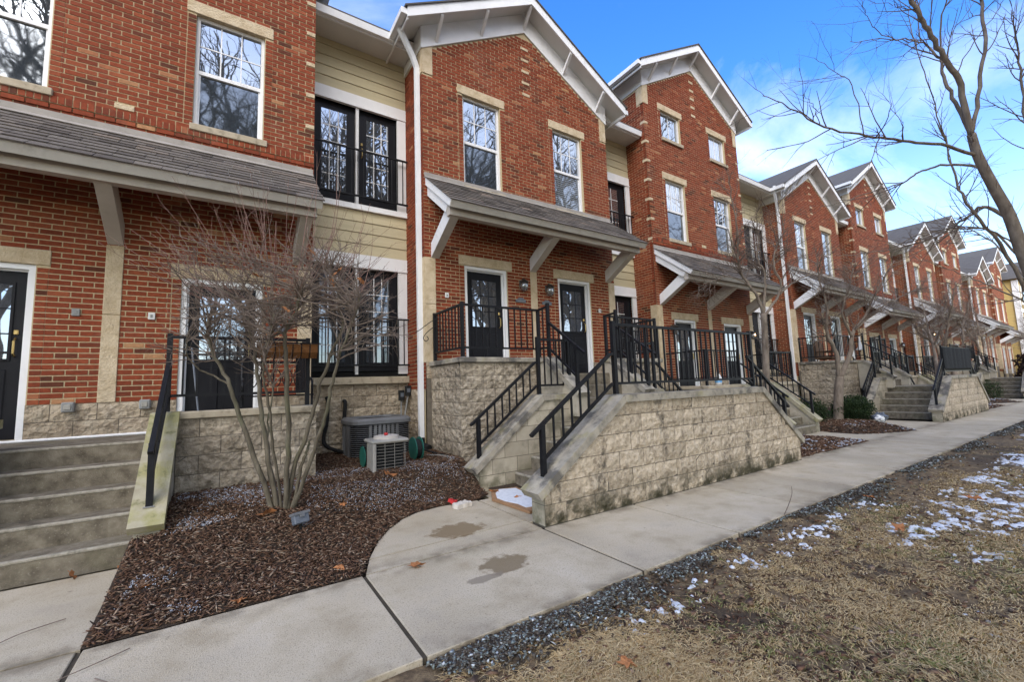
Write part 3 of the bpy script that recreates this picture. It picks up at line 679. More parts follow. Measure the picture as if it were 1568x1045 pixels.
# ------------------------------------------------------------------ recessed siding bay
def bay(x0, x1, Y, label, double, k):
    h = thing('siding_townhouse', label, 'townhouse', ((x0 + x1) / 2, Y, 0))
    if double: DU = [(x0 + .08, x1 - .98), (x1 - .92, x1 - .19)]
    else: DU = [(x0 + .12, x1 - .17)]
    a, b = DU[0][0], DU[-1][1]
    w = MB(); holed_sheet(w, x0, x1, 1.5, 8.06, [(a - .02, b + .02, 4.87, 6.81), (a - .02, b + .02, 1.74, 3.62)], Y + .02); w.poly([(x0, Y + .25, 1.5), (x1, Y + .25, 1.5), (x1, Y + .25, 7), (x0, Y + .25, 7)])
    wall = w.obj('wall', m_dark, h)
    def board(z, z2, t): MB().prism([(Y + .019, z2), (Y - .002, z2), (Y - .016, z), (Y + .019, z)], 0, x0, x1, t).obj('siding_board', m_siding, wall)
    for (z, n, hh) in ((3.92, 4, .21), (7.05, 5, .205)):
        for i in range(n): board(z + i * hh, z + (i + 1) * hh - .003, R.random())
    f = MB()
    f.box(x0, Y - .03, 6.83, x1, Y + .018, 7.045); f.box(x0, Y - .045, 6.80, x1, Y + .018, 6.828); f.box(x0, Y - .06, 4.765, x1, Y + .018, 4.868)
    f.box(x0, Y - .03, 3.69, x1, Y + .018, 3.915); f.box(x0, Y - .045, 3.66, x1, Y + .018, 3.688)
    for (p, q) in ((1.70, 3.655), (4.872, 6.798)):
        f.box(b + .005, Y - .03, p, x1 - .01, Y + .018, q); f.box(x0, Y - .03, p, a - .005, Y + .018, q)
        if double: f.box(DU[0][1] + .004, Y - .01, p, DU[1][0] - .004, Y + .08, q)
    f.obj('trim', m_white, h)
    for i, (p, q) in enumerate(DU):
        slab_door(h, p, q, 4.885, 6.79, Y + .06, g_sky if k == 0 else g_door, 3, 5, .10, True, i == 0, False, double and i == 1)
        slab_door(h, p, q, 1.76, 3.65, Y + .06, g_low, 3, 5, .08, True, i == 0, False, False)
    MB().bev(x0, Y - .10, 1.52, x1, Y + .1, 1.65, .01).obj('sill', m_sill, h)
    bc = MB().box(x0, Y - .004, .1, x1, Y + .1, 1.52).obj('base_course', m_joint, h)
    block_face(bc, [(x0, .1), (x1, .1), (x1, 1.515), (x0, 1.515)], 'x', Y - .006, -1, m_block_l, zst=1.515 - 7 * .203, depth=.001, single=(k == 0))
    for (zb_, zt_, pre) in ((5.0, 5.9, 0), (1.86, 2.72, 1)):  # Juliet railings
        r = MB(); y = Y - .11; 
        for z in (zb_, zt_): r.bar((x0 + .01, y, z), (x1 - .01, y, z), .03, .03)
        jr = r.obj('juliet_railing', m_iron, h)
        n = int((x1 - x0) / .105)
        bm_ = MB().box(-.008, -.008, zb_, .008, .008, zt_).mesh('baluster', m_iron)
        for i in range(1, n): link('baluster', bm_, jr, (x0 + (x1 - x0) * i / n, y, 0))
    f = MB(); f.box(x0, Y - .48, 8.0, x1, Y, 8.05); f.obj('soffit', m_soffit, h)
    f = MB(); f.box(x0 - .05, Y - .50, 7.985, x1 - .02, Y - .475, 8.13); f.prism([(Y - .595, 8.13), (Y - .502, 8.13), (Y - .502, 8.01), (Y - .57, 8.01)], 0, x0 - .05, x1 - .02); f.obj('gutter', m_white, h)
    f = MB(); f.prism([(Y - .59, 8.135), (Y + 5, 11.0), (Y + 5, 11.04), (Y - .59, 8.165)], 0, x0, x1); f.obj('roof', m_roof, h)
    return h
PER = 13.72
NAMES = ['nearest', 'second', 'third', 'fourth']
for k in range(-1, 4):
    if k >= 0:
        X = 5.26 + PER * k
        lab = ('two-storey gabled red brick townhouse with paired doors behind the raised block porch', 'two-storey gabled brick townhouse whose porch holds a brown wicker chair', 'two-storey gabled brick townhouse just past the black fabric privacy screen', 'farthest two-storey gabled brick townhouse near the end of the row')[k]
        house('G', X, 7.08, lab, 300 if k == 0 else 0)
    if k < 4:
        X = -1.25 if k < 0 else 11.5 + PER * k; Y = 7.2 if k < 0 else 7.08
        lab = ('closest red brick townhouse cut by the picture edge, behind the bare multi-stem shrub', 'tall three-storey brick townhouse with gable and small top windows, nearest of its kind', 'three-storey gabled brick townhouse next beyond the wicker chair porch', 'third three-storey gabled brick townhouse seen through the bare branches', 'farthest three-storey brick townhouse, next to the yellow house')[k + 1]
        house('T', X, Y, lab, 300 if k < 1 else 0)
bay(1.052, 2.868, 8.0, 'narrow tan-sided townhouse with paired black French doors above the grey air conditioner', True, 0)
for k in range(3):
    bay(7.652 + PER * k, 9.198 + PER * k, 7.75, ('narrow tan-sided bay with one black door, beside the tall brick house',
        'narrow tan-sided bay between the wicker chair house and a three-storey house', 'farthest narrow tan-sided bay seen among bare twigs')[k], False, 1)
    bay(13.802 + PER * k, (16.588 if k == 0 else 16.588 + PER * k), 7.75, ('wide tan-sided bay behind the small street tree with the forked trunk', 'wide tan-sided bay beyond the second three-storey house', 'last wide tan-sided bay at the far end of the row')[k], True, 2)
# ------------------------------------------------------------------ railings
def railing(label, secs, posts, group=None, hgt=None, sp=.118, cat='railing'):
    """secs: (top p, top q, bottom p, bottom q, balusters?)"""
    p0 = secs[0][0]; h = thing('railing', label, cat, (p0[0], p0[1], 0), group)
    for (a, b, c, d, bal) in secs:
        MB().bar(a, b, .042, .034).obj('top_rail', m_iron, h)
        if c:
            MB().bar(c, d, .03, .03).obj('bottom_rail', m_iron, h)
            L = math.hypot(b[0] - a[0], b[1] - a[1]); Lc = math.hypot(d[0] - c[0], d[1] - c[1]); n = max(2, int(Lc / sp))
            me = None
            for i in range(1, n):
                t = i / n; bx, by, bz = [c[j] + (d[j] - c[j]) * t for j in range(3)]
                u = ((bx - a[0]) * (b[0] - a[0]) + (by - a[1]) * (b[1] - a[1])) / (L * L); tz = a[2] + (b[2] - a[2]) * u
                hh = tz - bz
                if me is None or abs(me[1] - hh) > .012: me = (MB().box(-.0095, -.0095, 0, .0095, .0095, hh).mesh('baluster', m_iron), hh)
                link('baluster', me[0], h, (bx, by, bz))
    for (x, y, z0, z1) in posts:
        q = MB().box(x - .025, y - .025, z0, x + .025, y + .025, z1); q.obj('post', m_iron, h)
        MB().box(x - .04, y - .04, z0, x + .04, y + .04, z0 + .008).obj('post_plate', m_grey, h)
    return h
def mirror(p, c): return (2 * c - p[0], *p[1:]) if p else None
def cap_run(parent, pts, axis, a, b, th, m):
    """mitred cap pieces along a polyline of top points in (u,z)"""
    n = len(pts)
    def nrm(i):
        p, q = pts[i], pts[i + 1]; l = math.hypot(q[0] - p[0], q[1] - p[1]); return ((q[1] - p[1]) / l, -(q[0] - p[0]) / l)
    low = []
    for i in range(n):
        if i == 0: v = nrm(0); low.append((pts[0][0] + v[0] * th, pts[0][1] + v[1] * th))
        elif i == n - 1: v = nrm(n - 2); low.append((pts[i][0] + v[0] * th, pts[i][1] + v[1] * th))
        else:
            v, w = nrm(i - 1), nrm(i); d = 1 + v[0] * w[0] + v[1] * w[1]; low.append((pts[i][0] + (v[0] + w[0]) / d * th, pts[i][1] + (v[1] + w[1]) / d * th))
    for i in range(n - 1):
        e = .0025; p, q = pts[i], pts[i + 1]; l = math.hypot(q[0] - p[0], q[1] - p[1]); ux, uz = (q[0] - p[0]) / l * e, (q[1] - p[1]) / l * e
        mb = MB(); mb.prism([(p[0] + ux, p[1] + uz), (q[0] - ux, q[1] - uz), (low[i + 1][0] - ux, low[i + 1][1] - uz), (low[i][0] + ux, low[i][1] + uz)], axis, a, b); mb.obj('cap', m, parent)
# ------------------------------------------------------------------ raised porch, stairs and walls in front of a gabled house
GROUPED = []
def porch_complex():
    c = 5.32
    # street wall
    h = thing('block_wall', '', 'wall', (c, 3.6, 0)); GROUPED.append((h, 'split-face block wall with sloping ends beside the sidewalk, {} along the row'))
    o = [(2.66, -.02), (8.06, -.02), (8.06, .31), (6.97, 1.165), (3.87, 1.165), (2.66, .31)]
    MB().prism(o, 1, 3.54, 3.76).obj('core', m_joint, h)
    block_face(h, o, 'x', 3.54, -1, m_block, 0, 2.66 - .13, depth=.001)
    for s_, (X, sg) in (('e', (2.66, -1)), ('w', (8.06, 1))): block_face(h, [(3.545, 0), (3.755, 0), (3.755, .31), (3.545, .31)], 'y', X, sg, m_smooth, 0, 3.545, Lb=.5, rough=False, depth=.001)
    block_face(h, o, 'x', 3.76, 1, m_smooth, 0, 2.7, rough=False, depth=.001)
    cap_run(h, [(2.545, .335), (3.845, 1.25), (6.99, 1.25), (8.17, .335)], 1, 3.495, 3.805, .085, m_cap)
    # inner walls
    for sg in (1, -1):
        X = lambda x: x if sg == 1 else 2 * c - x
        h = thing('block_wall', '', 'wall', (X(3.6), 5.3, 0)); GROUPED.append((h, ('smooth block stair wall under the porch, camera side, {} along the row', 'smooth block stair wall under the porch, far side, {} along the row')[sg == -1]))
        o = [(X(2.84), -.02), (X(4.58), -.02), (X(4.58), 1.165), (X(3.95), 1.165), (X(2.84), .30)]
        MB().prism(o, 1, 5.20, 5.42).obj('core', m_joint, h)
        block_face(h, o, 'x', 5.20, -1, m_smooth, 0, X(2.84), rough=False, depth=.001)
        block_face(h, o, 'x', 5.42, 1, m_block_d, 0, X(2.84), depth=.001)
        block_face(h, [(5.205, 0), (5.415, 0), (5.415, .30), (5.205, .30)], 'y', X(2.84), -sg, m_smooth, 0, 5.205, Lb=.5, rough=False, depth=.001)
        p = [(X(2.73), .31), (X(3.93), 1.25), (X(4.60), 1.25)]
        cap_run(h, p if sg == 1 else p[::-1], 1, 5.165, 5.455, .085, m_cap)
    # stairs
    for sg in (1, -1):
        X = lambda x: x if sg == 1 else 2 * c - x
        h = thing('concrete_stairs', '', 'stairs', (X(3.5), 4.5, 0)); GROUPED.append((h, ('worn concrete stairs climbing between block walls, {} along the row', 'worn concrete stairs descending past the street wall, {} along the row')[sg == -1]))
        for j in range(5):
            a, b = sorted((X(3.40 + .285 * j), X(4.65))); MB().bev(a, 3.762, .19 * j - .02, b, 5.198, .19 * (j + 1) - (.0 if j < 4 else .002), .012).obj('step', m_steps, h); a, b = sorted((X(3.395 + .285 * j), X(3.425 + .285 * j))); MB().bev(a, 3.77, .19 * (j + 1) - .028, b, 5.19, .19 * (j + 1) + .002, .008).obj('nosing', m_nose, h)
    h = thing('concrete_landing', '', 'landing', (c, 4.4, 0)); GROUPED.append((h, 'concrete landing behind the street wall, {} along the row'))
    MB().bev(4.653, 3.762, .1, 2 * c - 4.653, 5.198, .95, .01).obj('slab', m_steps, h)
    h = thing('concrete_stairs', '', 'stairs', (c, 5.4, .95)); GROUPED.append((h, 'three concrete steps up to the middle of the porch, {} along the row'))
    for j in range(3): MB().bev(4.66, 5.20 + .285 * j, .9 + .21 * j, 2 * c - 4.66, 6.05, .95 + .21 * (j + 1), .012).obj('step', m_steps, h)
    for sg in (1, -1):                                        # cheek walls of the middle flight
        X = lambda x: x if sg == 1 else 2 * c - x
        h = thing('block_wall', '', 'wall', (X(4.5), 5.5, .9)); GROUPED.append((h, ('sloped cheek wall of the middle porch steps, camera side, {} along the row', 'sloped cheek wall of the middle porch steps, far side, {} along the row')[sg == -1]))
        a, b = sorted((X(4.46), X(4.655))); o = [(5.0, .9), (5.9, .9), (5.9, 1.78), (5.72, 1.78), (5.0, 1.22)]
        MB().prism(o, 0, a, b).obj('core', m_smooth, h)
        cap_run(h, [(4.93, 1.26), (5.70, 1.865), (5.9, 1.865)], 0, a - .03, b + .03, .08, m_cap)
    # porch
    h = thing('porch', '', 'porch', (c, 6.5, 0)); GROUPED.append((h, 'raised concrete porch on split-face block walls at the paired doors, {} along the row'))
    MB().box(2.96, 5.93, .2, 2 * c - 2.96, 7.07, 1.56).obj('core', m_joint, h); MB().box(2.965, 5.935, 1.561, 2 * c - 2.965, 7.068, 1.58).obj('floor', m_steps, h)
    for (a, b) in ((2.95, 4.5), (2 * c - 4.5, 2 * c - 2.95)):
        MB().box(a + .005, 5.93, 1.56, b - .005, 6.12, 1.78).obj('parapet', m_joint, h)
        block_face(h, [(a, .2), (b, .2), (b, 1.78), (a, 1.78)], 'x', 5.928, -1, m_block_d, 1.78 - 8 * .203, a, depth=.001)
        MB().bev(a - .04, 5.88, 1.783, b + .02, 6.15, 1.865, .01).obj('cap', m_cap, h)
    for X, sg in ((2.96, -1), (2 * c - 2.96, 1)):
        a, b = sorted((X, X - sg * .17)); MB().box(a, 6.121, 1.56, b, 7.06, 1.78).obj('parapet', m_joint, h)
        block_face(h, [(5.93, .2), (7.07, .2), (7.07, 1.78), (5.93, 1.78)], 'y', X - .002, sg, m_block_d, 1.78 - 8 * .203, 5.93, depth=.001)
        a, b = sorted((X + sg * .05, X - sg * .2)); MB().bev(a, 6.152, 1.783, b, 7.065, 1.865, .01).obj('cap', m_cap, h)
    # railings
    def rl_(lab, secs, posts, mirr):
        for m in ((0, 1) if mirr else (0,)):
            s2 = [(mirror(a, c), mirror(b, c), mirror(d, c), mirror(e, c), f) for (a, b, d, e, f) in secs] if m else secs
            p2 = [mirror(p, c) for p in posts] if m else posts
            GROUPED.append((railing('', s2, p2), lab[m]))
    y = 3.65
    sec = [((2.60, y, .88), (3.80, y, 1.735), (2.77, y, .64), (3.82, y, 1.385), 1), ((3.80, y, 1.735), (3.87, y, 1.74), None, None, 0), ((3.87, y, 2.10), (6.97, y, 2.10), (3.87, y, 1.385), (6.97, y, 1.385), 1),
           ((8.04, y, .88), (6.84, y, 1.735), (7.87, y, .64), (6.82, y, 1.385), 1), ((6.97, y, 1.74), (6.84, y, 1.735), None, None, 0)]
    rl_(['long black railing along the street wall top, {} along the row'], sec, [(2.745, y, .45, .99), (3.87, y, 1.25, 2.14), (6.97, y, 1.25, 2.14), (7.895, y, .45, .99)], 0)
    y = 5.31
    sec = [((2.78, y, .88), (3.90, y, 1.74), (2.92, y, .62), (3.93, y, 1.39), 1), ((3.90, y, 1.74), (3.97, y, 1.745), None, None, 0), ((3.97, y, 2.10), (4.58, y, 2.10), (3.97, y, 1.39), (4.58, y, 1.39), 1)]
    rl_(['black railing on the smooth stair wall, camera side, {} along the row', 'black railing on the smooth stair wall, far side, {} along the row'], sec, [(2.90, y, .40, .96), (3.97, y, 1.25, 2.14), (4.58, y, 1.25, 2.12)], 1)
    sec = [((3.02, 7.05, 2.70), (3.02, 5.97, 2.70), (3.02, 7.05, 2.02), (3.02, 5.97, 2.02), 1), ((3.02, 5.97, 2.70), (4.50, 5.97, 2.70), (3.02, 5.97, 2.02), (4.50, 5.97, 2.02), 1), ((4.50, 5.97, 2.70), (4.50, 5.70, 2.72), (4.50, 5.97, 2.02), (4.50, 5.70, 2.02), 1),
           ((4.50, 5.70, 2.46), (4.50, 4.84, 1.86), (4.50, 5.70, 2.02), (4.50, 5.02, 1.50), 1)]
    rl_(['black railing around the porch half by the downspout, {} along the row', 'black railing around the porch half past the steps, {} along the row'], sec, [(3.02, 7.04, 1.865, 2.73), (3.02, 5.97, 1.865, 2.74), (4.50, 5.97, 1.865, 2.72), (4.50, 5.69, 1.84, 2.78), (4.50, 5.02, 1.3, 2.0)], 1)
porch_complex()
# ------------------------------------------------------------------ landing and stairs of a three-storey house
def stoop(xc, Y, LAB):
    yw_ = Y - 1.17; d = Y - 7.2
    def nm(h, s): LAB.append((h, s)); return h
    for sg in (1, -1):
        X = lambda x: xc + sg * x
        sd = ('shrub side', 'street-end side')[sg == -1]
        h = nm(thing('block_wall', '', 'wall', (X(1.5), yw_, 0)), 'split-face block parapet wall of the landing' if sg == 1 else 'landing parapet block wall nearer the camera')
        a, b = sorted((X(.79), X(2.2)))
        MB().box(a, yw_ + .01, 0, b, yw_ + .19, 1.155).obj('core', m_joint, h)
        block_face(h, [(a, 0), (b, 0), (b, 1.155), (a, 1.155)], 'x', yw_ + .01, -1, m_block_d, 1.155 - 6 * .203, a, depth=.001)
        block_face(h, [(yw_ + .01, 0), (Y - .01, 0), (Y - .01, 1.155), (yw_ + .01, 1.155)], 'y', X(2.2) - sg * .01, sg, m_block_d, 1.155 - 6 * .203, yw_ + .01, depth=.05)
        c0, c1 = sorted((X(2.2), X(2.03))); MB().box(c0 + .02, yw_ + .19, .2, c1 - .01, Y - .02, 1.15).obj('side_core', m_joint, h)
        a, b = sorted((X(.80), X(2.24))); MB().bev(a, yw_ - .04, 1.158, b, yw_ + .22, 1.24, .01).obj('cap', m_sill, h)
        a, b = sorted((X(2.24), X(2.0))); MB().bev(a, yw_ + .222, 1.158, b, Y - .02, 1.24, .01).obj('cap', m_sill, h)
        h = nm(thing('block_wall', '', 'wall', (X(.69), yw_ - .5, 0)), 'stair side wall with a sloping moss-stained cap' if sg == 1 else 'opposite stair side wall with a sloping mossy cap')
        a, b = sorted((X(.60), X(.78))); o = [(yw_ - 1.0, -.02), (yw_ + .2, -.02), (yw_ + .2, 1.155), (yw_ - .03, 1.155), (yw_ - 1.0, .30)]
        MB().prism(o, 0, a + .003, b - .003).obj('core', m_smooth, h)
        block_face(h, o, 'y', X(.78), sg, m_smooth, 0, yw_ - 1.0, rough=False, depth=.001); block_face(h, o, 'y', X(.60), -sg, m_smooth, 0, yw_ - 1.0, rough=False, depth=.001)
        block_face(h, [(a, 0), (b, 0), (b, .30), (a, .30)], 'x', yw_ - 1.0, -1, m_smooth, .0, a, .155, .5, rough=False, depth=.001)
        cap_run(h, [(yw_ - 1.09, .31), (yw_ - .06, 1.245), (yw_ + .22, 1.245)], 0, a - .035, b + .035, .085, m_mosscap)
        x = X(.69); y1 = yw_ + .08
        nm(railing('', [((x, yw_ - 1.02, .92), (x, y1 - .06, 1.76), (x, yw_ - .90, .68), (x, y1, 1.42), 1), ((x, y1, 2.08), (X(2.1), y1, 2.08), (x, y1, 1.42), (X(2.1), y1, 1.42), 1), ((X(2.1), y1, 2.08), (X(2.1), Y - .03, 2.08), (X(2.1), y1, 1.42), (X(2.1), Y - .03, 1.42), 1)],
                   [(x, yw_ - .92, .44, 1.0), (x, y1, 1.24, 2.12), (X(2.1), y1, 1.24, 2.11)]), 'black railing on the mossy stair wall and parapet' if sg == 1 else 'black railing on the opposite stair side')
    h = nm(thing('concrete_stairs', '', 'stairs', (xc, yw_ - .5, 0)), 'five worn mossy concrete steps up to the doors')
    for j in range(5): MB().bev(xc - .597, yw_ - 1.0 + .28 * j, .19 * j - .02, xc + .597, yw_ + .25, .19 * (j + 1), .014).obj('step', m_steps, h); MB().bev(xc - .592, yw_ - 1.006 + .28 * j, .19 * (j + 1) - .03, xc + .592, yw_ - .965 + .28 * j, .19 * (j + 1) + .002, .010).obj('nosing', m_nose, h)
    h = nm(thing('concrete_landing', '', 'landing', (xc, Y - .5, 0)), 'concrete landing in front of the paired doors')
    MB().box(xc - 2.02, yw_ + .252, .1, xc + 2.02, Y - .006, .952).obj('slab', m_steps, h); MB().bev(xc - 1.95, Y - .05, .953, xc + 1.95, Y - .008, .985, .01).obj('edge_strip', m_white, h)
for (xc_, Y_, wh) in ((-1.25, 7.2, 'at the closest house'), (11.5, 7.08, 'at the nearest three-storey house'), (11.5 + PER, 7.08, 'at the second three-storey house')):
    LAB = []; stoop(xc_, Y_, LAB)
    for h_, s_ in LAB: h_['label'] = s_ + ' ' + wh
K = kids(); base = list(GROUPED)
for k in (1, 2):
    for h, s_ in base:
        c = copy_tree(h, K); c.location.x += PER * k; c['label'] = s_.format(NAMES[k]); c['group'] = s_.split(',')[0].replace('{} ', '')
for h, s_ in base: h['label'] = s_.format('nearest'); h['group'] = s_.split(',')[0]
#PART2
# ------------------------------------------------------------------ ground
def sstep(x): x = np.clip(x, 0, 1); return x * x * (3 - 2 * x)
def inpoly(P, x, y):
    r = np.zeros(len(x), bool); n = len(P)
    for i in range(n):
        (x0, y0), (x1, y1) = P[i - 1], P[i]
        c = ((y0 > y) != (y1 > y)); t = (x1 - x0) * (y - y0) / ((y1 - y0) if y1 != y0 else 1e-9) + x0
        r ^= c & (x < t)
    return r
def edge_dist(P, x, y):
    d = np.full(len(x), 9.)
    for i in range(len(P)):
        a, b = np.array(P[i - 1]), np.array(P[i]); v = b - a; L = max(1e-9, v @ v)
        t = np.clip(((x - a[0]) * v[0] + (y - a[1]) * v[1]) / L, 0, 1); d = np.minimum(d, np.hypot(x - a[0] - t * v[0], y - a[1] - t * v[1]))
    return d
def vnoise(x, y, s, seed=0):
    r = np.random.RandomState(seed); g = r.rand(256, 256); u, v = x * s + 50, y * s + 50
    i, j = np.floor(u).astype(int), np.floor(v).astype(int); a, b = sstep(u - i), sstep(v - j); i, j = i % 256, j % 256; i2, j2 = (i + 1) % 256, (j + 1) % 256
    return (g[i, j] * (1 - a) + g[i2, j] * a) * (1 - b) + (g[i, j2] * (1 - a) + g[i2, j2] * a) * b
def fbm(x, y, s, seed=0): return (vnoise(x, y, s, seed) + .5 * vnoise(x, y, s * 2.1, seed + 1) + .25 * vnoise(x, y, s * 4.3, seed + 2)) / 1.75
MB().poly([(-120, -120, -.06), (400, -120, -.06), (400, 200, -.06), (-120, 200, -.06)]).obj('ground', m_soil, None, 'structure')
def sheet(name, x0, x1, y0, y1, nx, ny, zf, m, keep=None, jag=None):
    xs = x0 + (x1 - x0) * np.linspace(0, 1, nx); ys = np.linspace(y0, y1, ny); X, Y = np.meshgrid(xs, ys, indexing='ij'); X, Y = X.ravel(), Y.ravel()
    Z = zf(X, Y); v = np.stack([X, Y, Z], 1); i, j = np.meshgrid(np.arange(nx - 1), np.arange(ny - 1), indexing='ij'); a = (i * ny + j).ravel()
    f = np.stack([a, a + ny, a + ny + 1, a + 1], 1)
    if keep is not None:
        c = v[f].mean(1); f = f[keep(c[:, 0], c[:, 1])]
    return npmesh(name, v, f, np.full(len(f), .5), m, None, 'structure')
YN = 2.30
sheet('lawn', -6, 46, -9, YN - .005, 330, 80, lambda x, y: -.012 + .045 * (fbm(x, y, .8, 3) - .5) + .03 * (fbm(x, y, 5, 5) - .5) - .02 * sstep((y - 2.0) / .3), m_lawn)
MB().poly([(-120, -120, -.045), (400, -120, -.045), (400, -8.9, -.045), (-120, -8.9, -.045)]).obj('lawn', m_lawn, None, 'structure')
# sidewalk slabs
sw = MB().box(-12, YN + .01, -.055, 75, 3.525, -.012).obj('sidewalk', m_gap, None, 'structure')
xs = [-6.8, -5.2, -3.7, -2.2, -.66, .905, 2.62, 3.92, 5.3, 6.6, 8.25]
while xs[-1] < 30: xs.append(xs[-1] + 1.5)
for a, b in zip(xs, xs[1:]): MB().bev(a + .014, YN, -.10, b - .014, 3.53, R.uniform(-.002, .0015), .004, R.random()).obj('slab', m_conc, sw)
MB().box(xs[-1] + .01, YN, -.1, 75, 3.53, 0).obj('slab', m_conc, sw)
def flat(poly, z, t, name='slab', par=None, m=None, inset=.005, th=.09):
    n = len(poly); c = Vector((sum(p[0] for p in poly) / n, sum(p[1] for p in poly) / n)); q = [tuple(Vector(p) + (c - Vector(p)).normalized() * inset) for p in poly]
    return MB().prism(q, 2, z - th, z, t).obj(name, m or m_conc, par)
pt = MB().box(-1.84, 3.54, -.06, -.67, 4.9, -.015).obj('path', m_gap, None, 'structure')
flat([(-3.3, 3.54), (-.655, 3.54), (-.62, 4.2), (-.66, 4.97), (-1.86, 4.97), (-3.3, 4.97)], 0, .35, 'slab', pt)
PAD = [(.915, 3.54), (1.0, 3.80), (1.08, 3.98), (1.2, 4.2), (1.4, 4.5), (1.62, 4.74), (1.85, 4.88), (2.15, 4.93), (2.45, 4.90), (2.62, 4.88)]
pd = MB().prism([(1.0, 3.56)] + [(p[0] + .03, p[1] - .03) for p in PAD[1:]] + [(2.9, 4.85), (2.9, 5.18), (3.5, 5.18), (3.5, 3.78), (2.6, 3.78), (2.6, 3.56)], 2, -.06, -.015).obj('path', m_gap, None, 'structure')
flat([(.918, 3.54), (2.62, 3.54), (2.62, 3.845), (1.015, 3.815)], -.001, .55, 'slab', pd)
flat([(1.02, 3.825), (2.625, 3.855), (2.62, 4.875)] + PAD[:2:-1], 0, .45, 'slab', pd)
flat([(2.635, 3.77), (3.395, 3.77), (3.395, 5.19), (2.84, 5.19), (2.79, 4.87), (2.635, 4.87)], -.001, .3, 'slab', pd)
MU1 = [(8.12, 3.62), (9.6, 3.60), (11.15, 3.58), (11.0, 4.0), (10.72, 4.85), (8.9, 5.1), (8.12, 5.0)]
MU2 = [(12.32, 4.85), (12.25, 4.15), (12.6, 3.85), (13.75, 3.45), (14.6, 4.0), (15.6, 4.8), (16.5, 5.4), (16.4, 5.9), (12.32, 5.9)]
for k in range(3):
    o = PER * k
    p = MB().prism([(8.07 + o, 3.54), (16.36 + o, 3.54), (16.36 + o, 5.2), (12.28 + o, 5.2), (12.28 + o, 4.95), (10.72 + o, 4.95), (8.07 + o, 5.2)], 2, -.06, -.001, .5).obj('path', m_conc, None, 'structure')
BED = [(-.46, 4.97), (-.645, 4.97), (-.645, 3.54), (.9, 3.54)] + PAD[1:] + [(2.80, 4.9), (2.82, 5.45), (2.93, 5.95), (2.93, 7.05), (2.86, 7.98), (1.06, 7.98), (.97, 7.1), (.94, 6.03), (-.46, 6.03)]
def bed_z(x, y):
    d = edge_dist([(-.62, 3.54), (.9, 3.54)] + PAD[1:], x, y); d2 = np.minimum(np.abs(y - 3.54), edge_dist(PAD, x, y))
    return .004 + .02 * sstep(d2 / .12) + .34 * sstep((y - 3.6) / 2.5) * sstep(d2 / .75) + .03 * (fbm(x, y, 2.2, 7) - .5) * sstep(d2 / .4)
sheet('mulch_bed', -.66, 2.96, 3.54, 8.0, 110, 130, lambda x, y: bed_z(x, y) - .004, m_soil, lambda x, y: inpoly(BED, x, y))
sheet('bed_ground', 2.96, 60, 5.0, 7.9, 80, 20, lambda x, y: .02 + .3 * sstep((y - 5.0) / 1.2) + 0 * x, m_soil)
sheet('mulch_bed', -9, -2.1, 3.6, 7.1, 20, 20, lambda x, y: .02 + .3 * sstep((y - 4.0) / 1.5), m_soil)
def chips(name, x, y, z, ln, wd, th, tint, m, seed=0, tiltmax=.5, kind='stuff', par=None):
    r = np.random.RandomState(seed); n = len(x); a = r.rand(n) * 2 * pi; tl = (r.rand(n) - .5) * 2 * tiltmax; rol = (r.rand(n) - .5) * 2 * tiltmax
    u = np.stack([np.cos(a) * np.cos(tl), np.sin(a) * np.cos(tl), np.sin(tl)], 1); w = np.stack([-np.sin(a), np.cos(a), rol], 1); w /= np.linalg.norm(w, axis=1, keepdims=True); q = np.cross(u, w)
    c = np.stack([x, y, z], 1); L = ln[:, None]; Wd = wd[:, None]; T = th[:, None]
    j = lambda: (.75 + .5 * r.rand(n))[:, None]
    v = np.stack([c - u * L * j() - w * Wd * .5, c - u * L * j() + w * Wd * .6, c + w * Wd * j() + q * T, c - w * Wd * j() + q * T * .8, c + u * L * j() + w * Wd * .4, c + u * L * j() - w * Wd * .5, c - q * T], 1)
    F = np.array([[0, 3, 2], [0, 2, 1], [3, 5, 4], [3, 4, 2], [0, 6, 3], [3, 6, 5], [1, 2, 6], [2, 4, 6], [0, 1, 6], [5, 6, 4]])
    f = (F[None] + (np.arange(n) * 7)[:, None, None]).reshape(-1, 3)
    return npmesh(name, v.reshape(-1, 3), f, np.repeat(tint, len(F)), m, par, kind)
rs = np.random.RandomState(5)
def scatter(n, poly, seed):
    r = np.random.RandomState(seed); P = np.array(poly); lo, hi = P.min(0), P.max(0); q = lo + r.rand(n, 2) * (hi - lo); k = inpoly(poly, q[:, 0], q[:, 1]); return q[k, 0], q[k, 1]
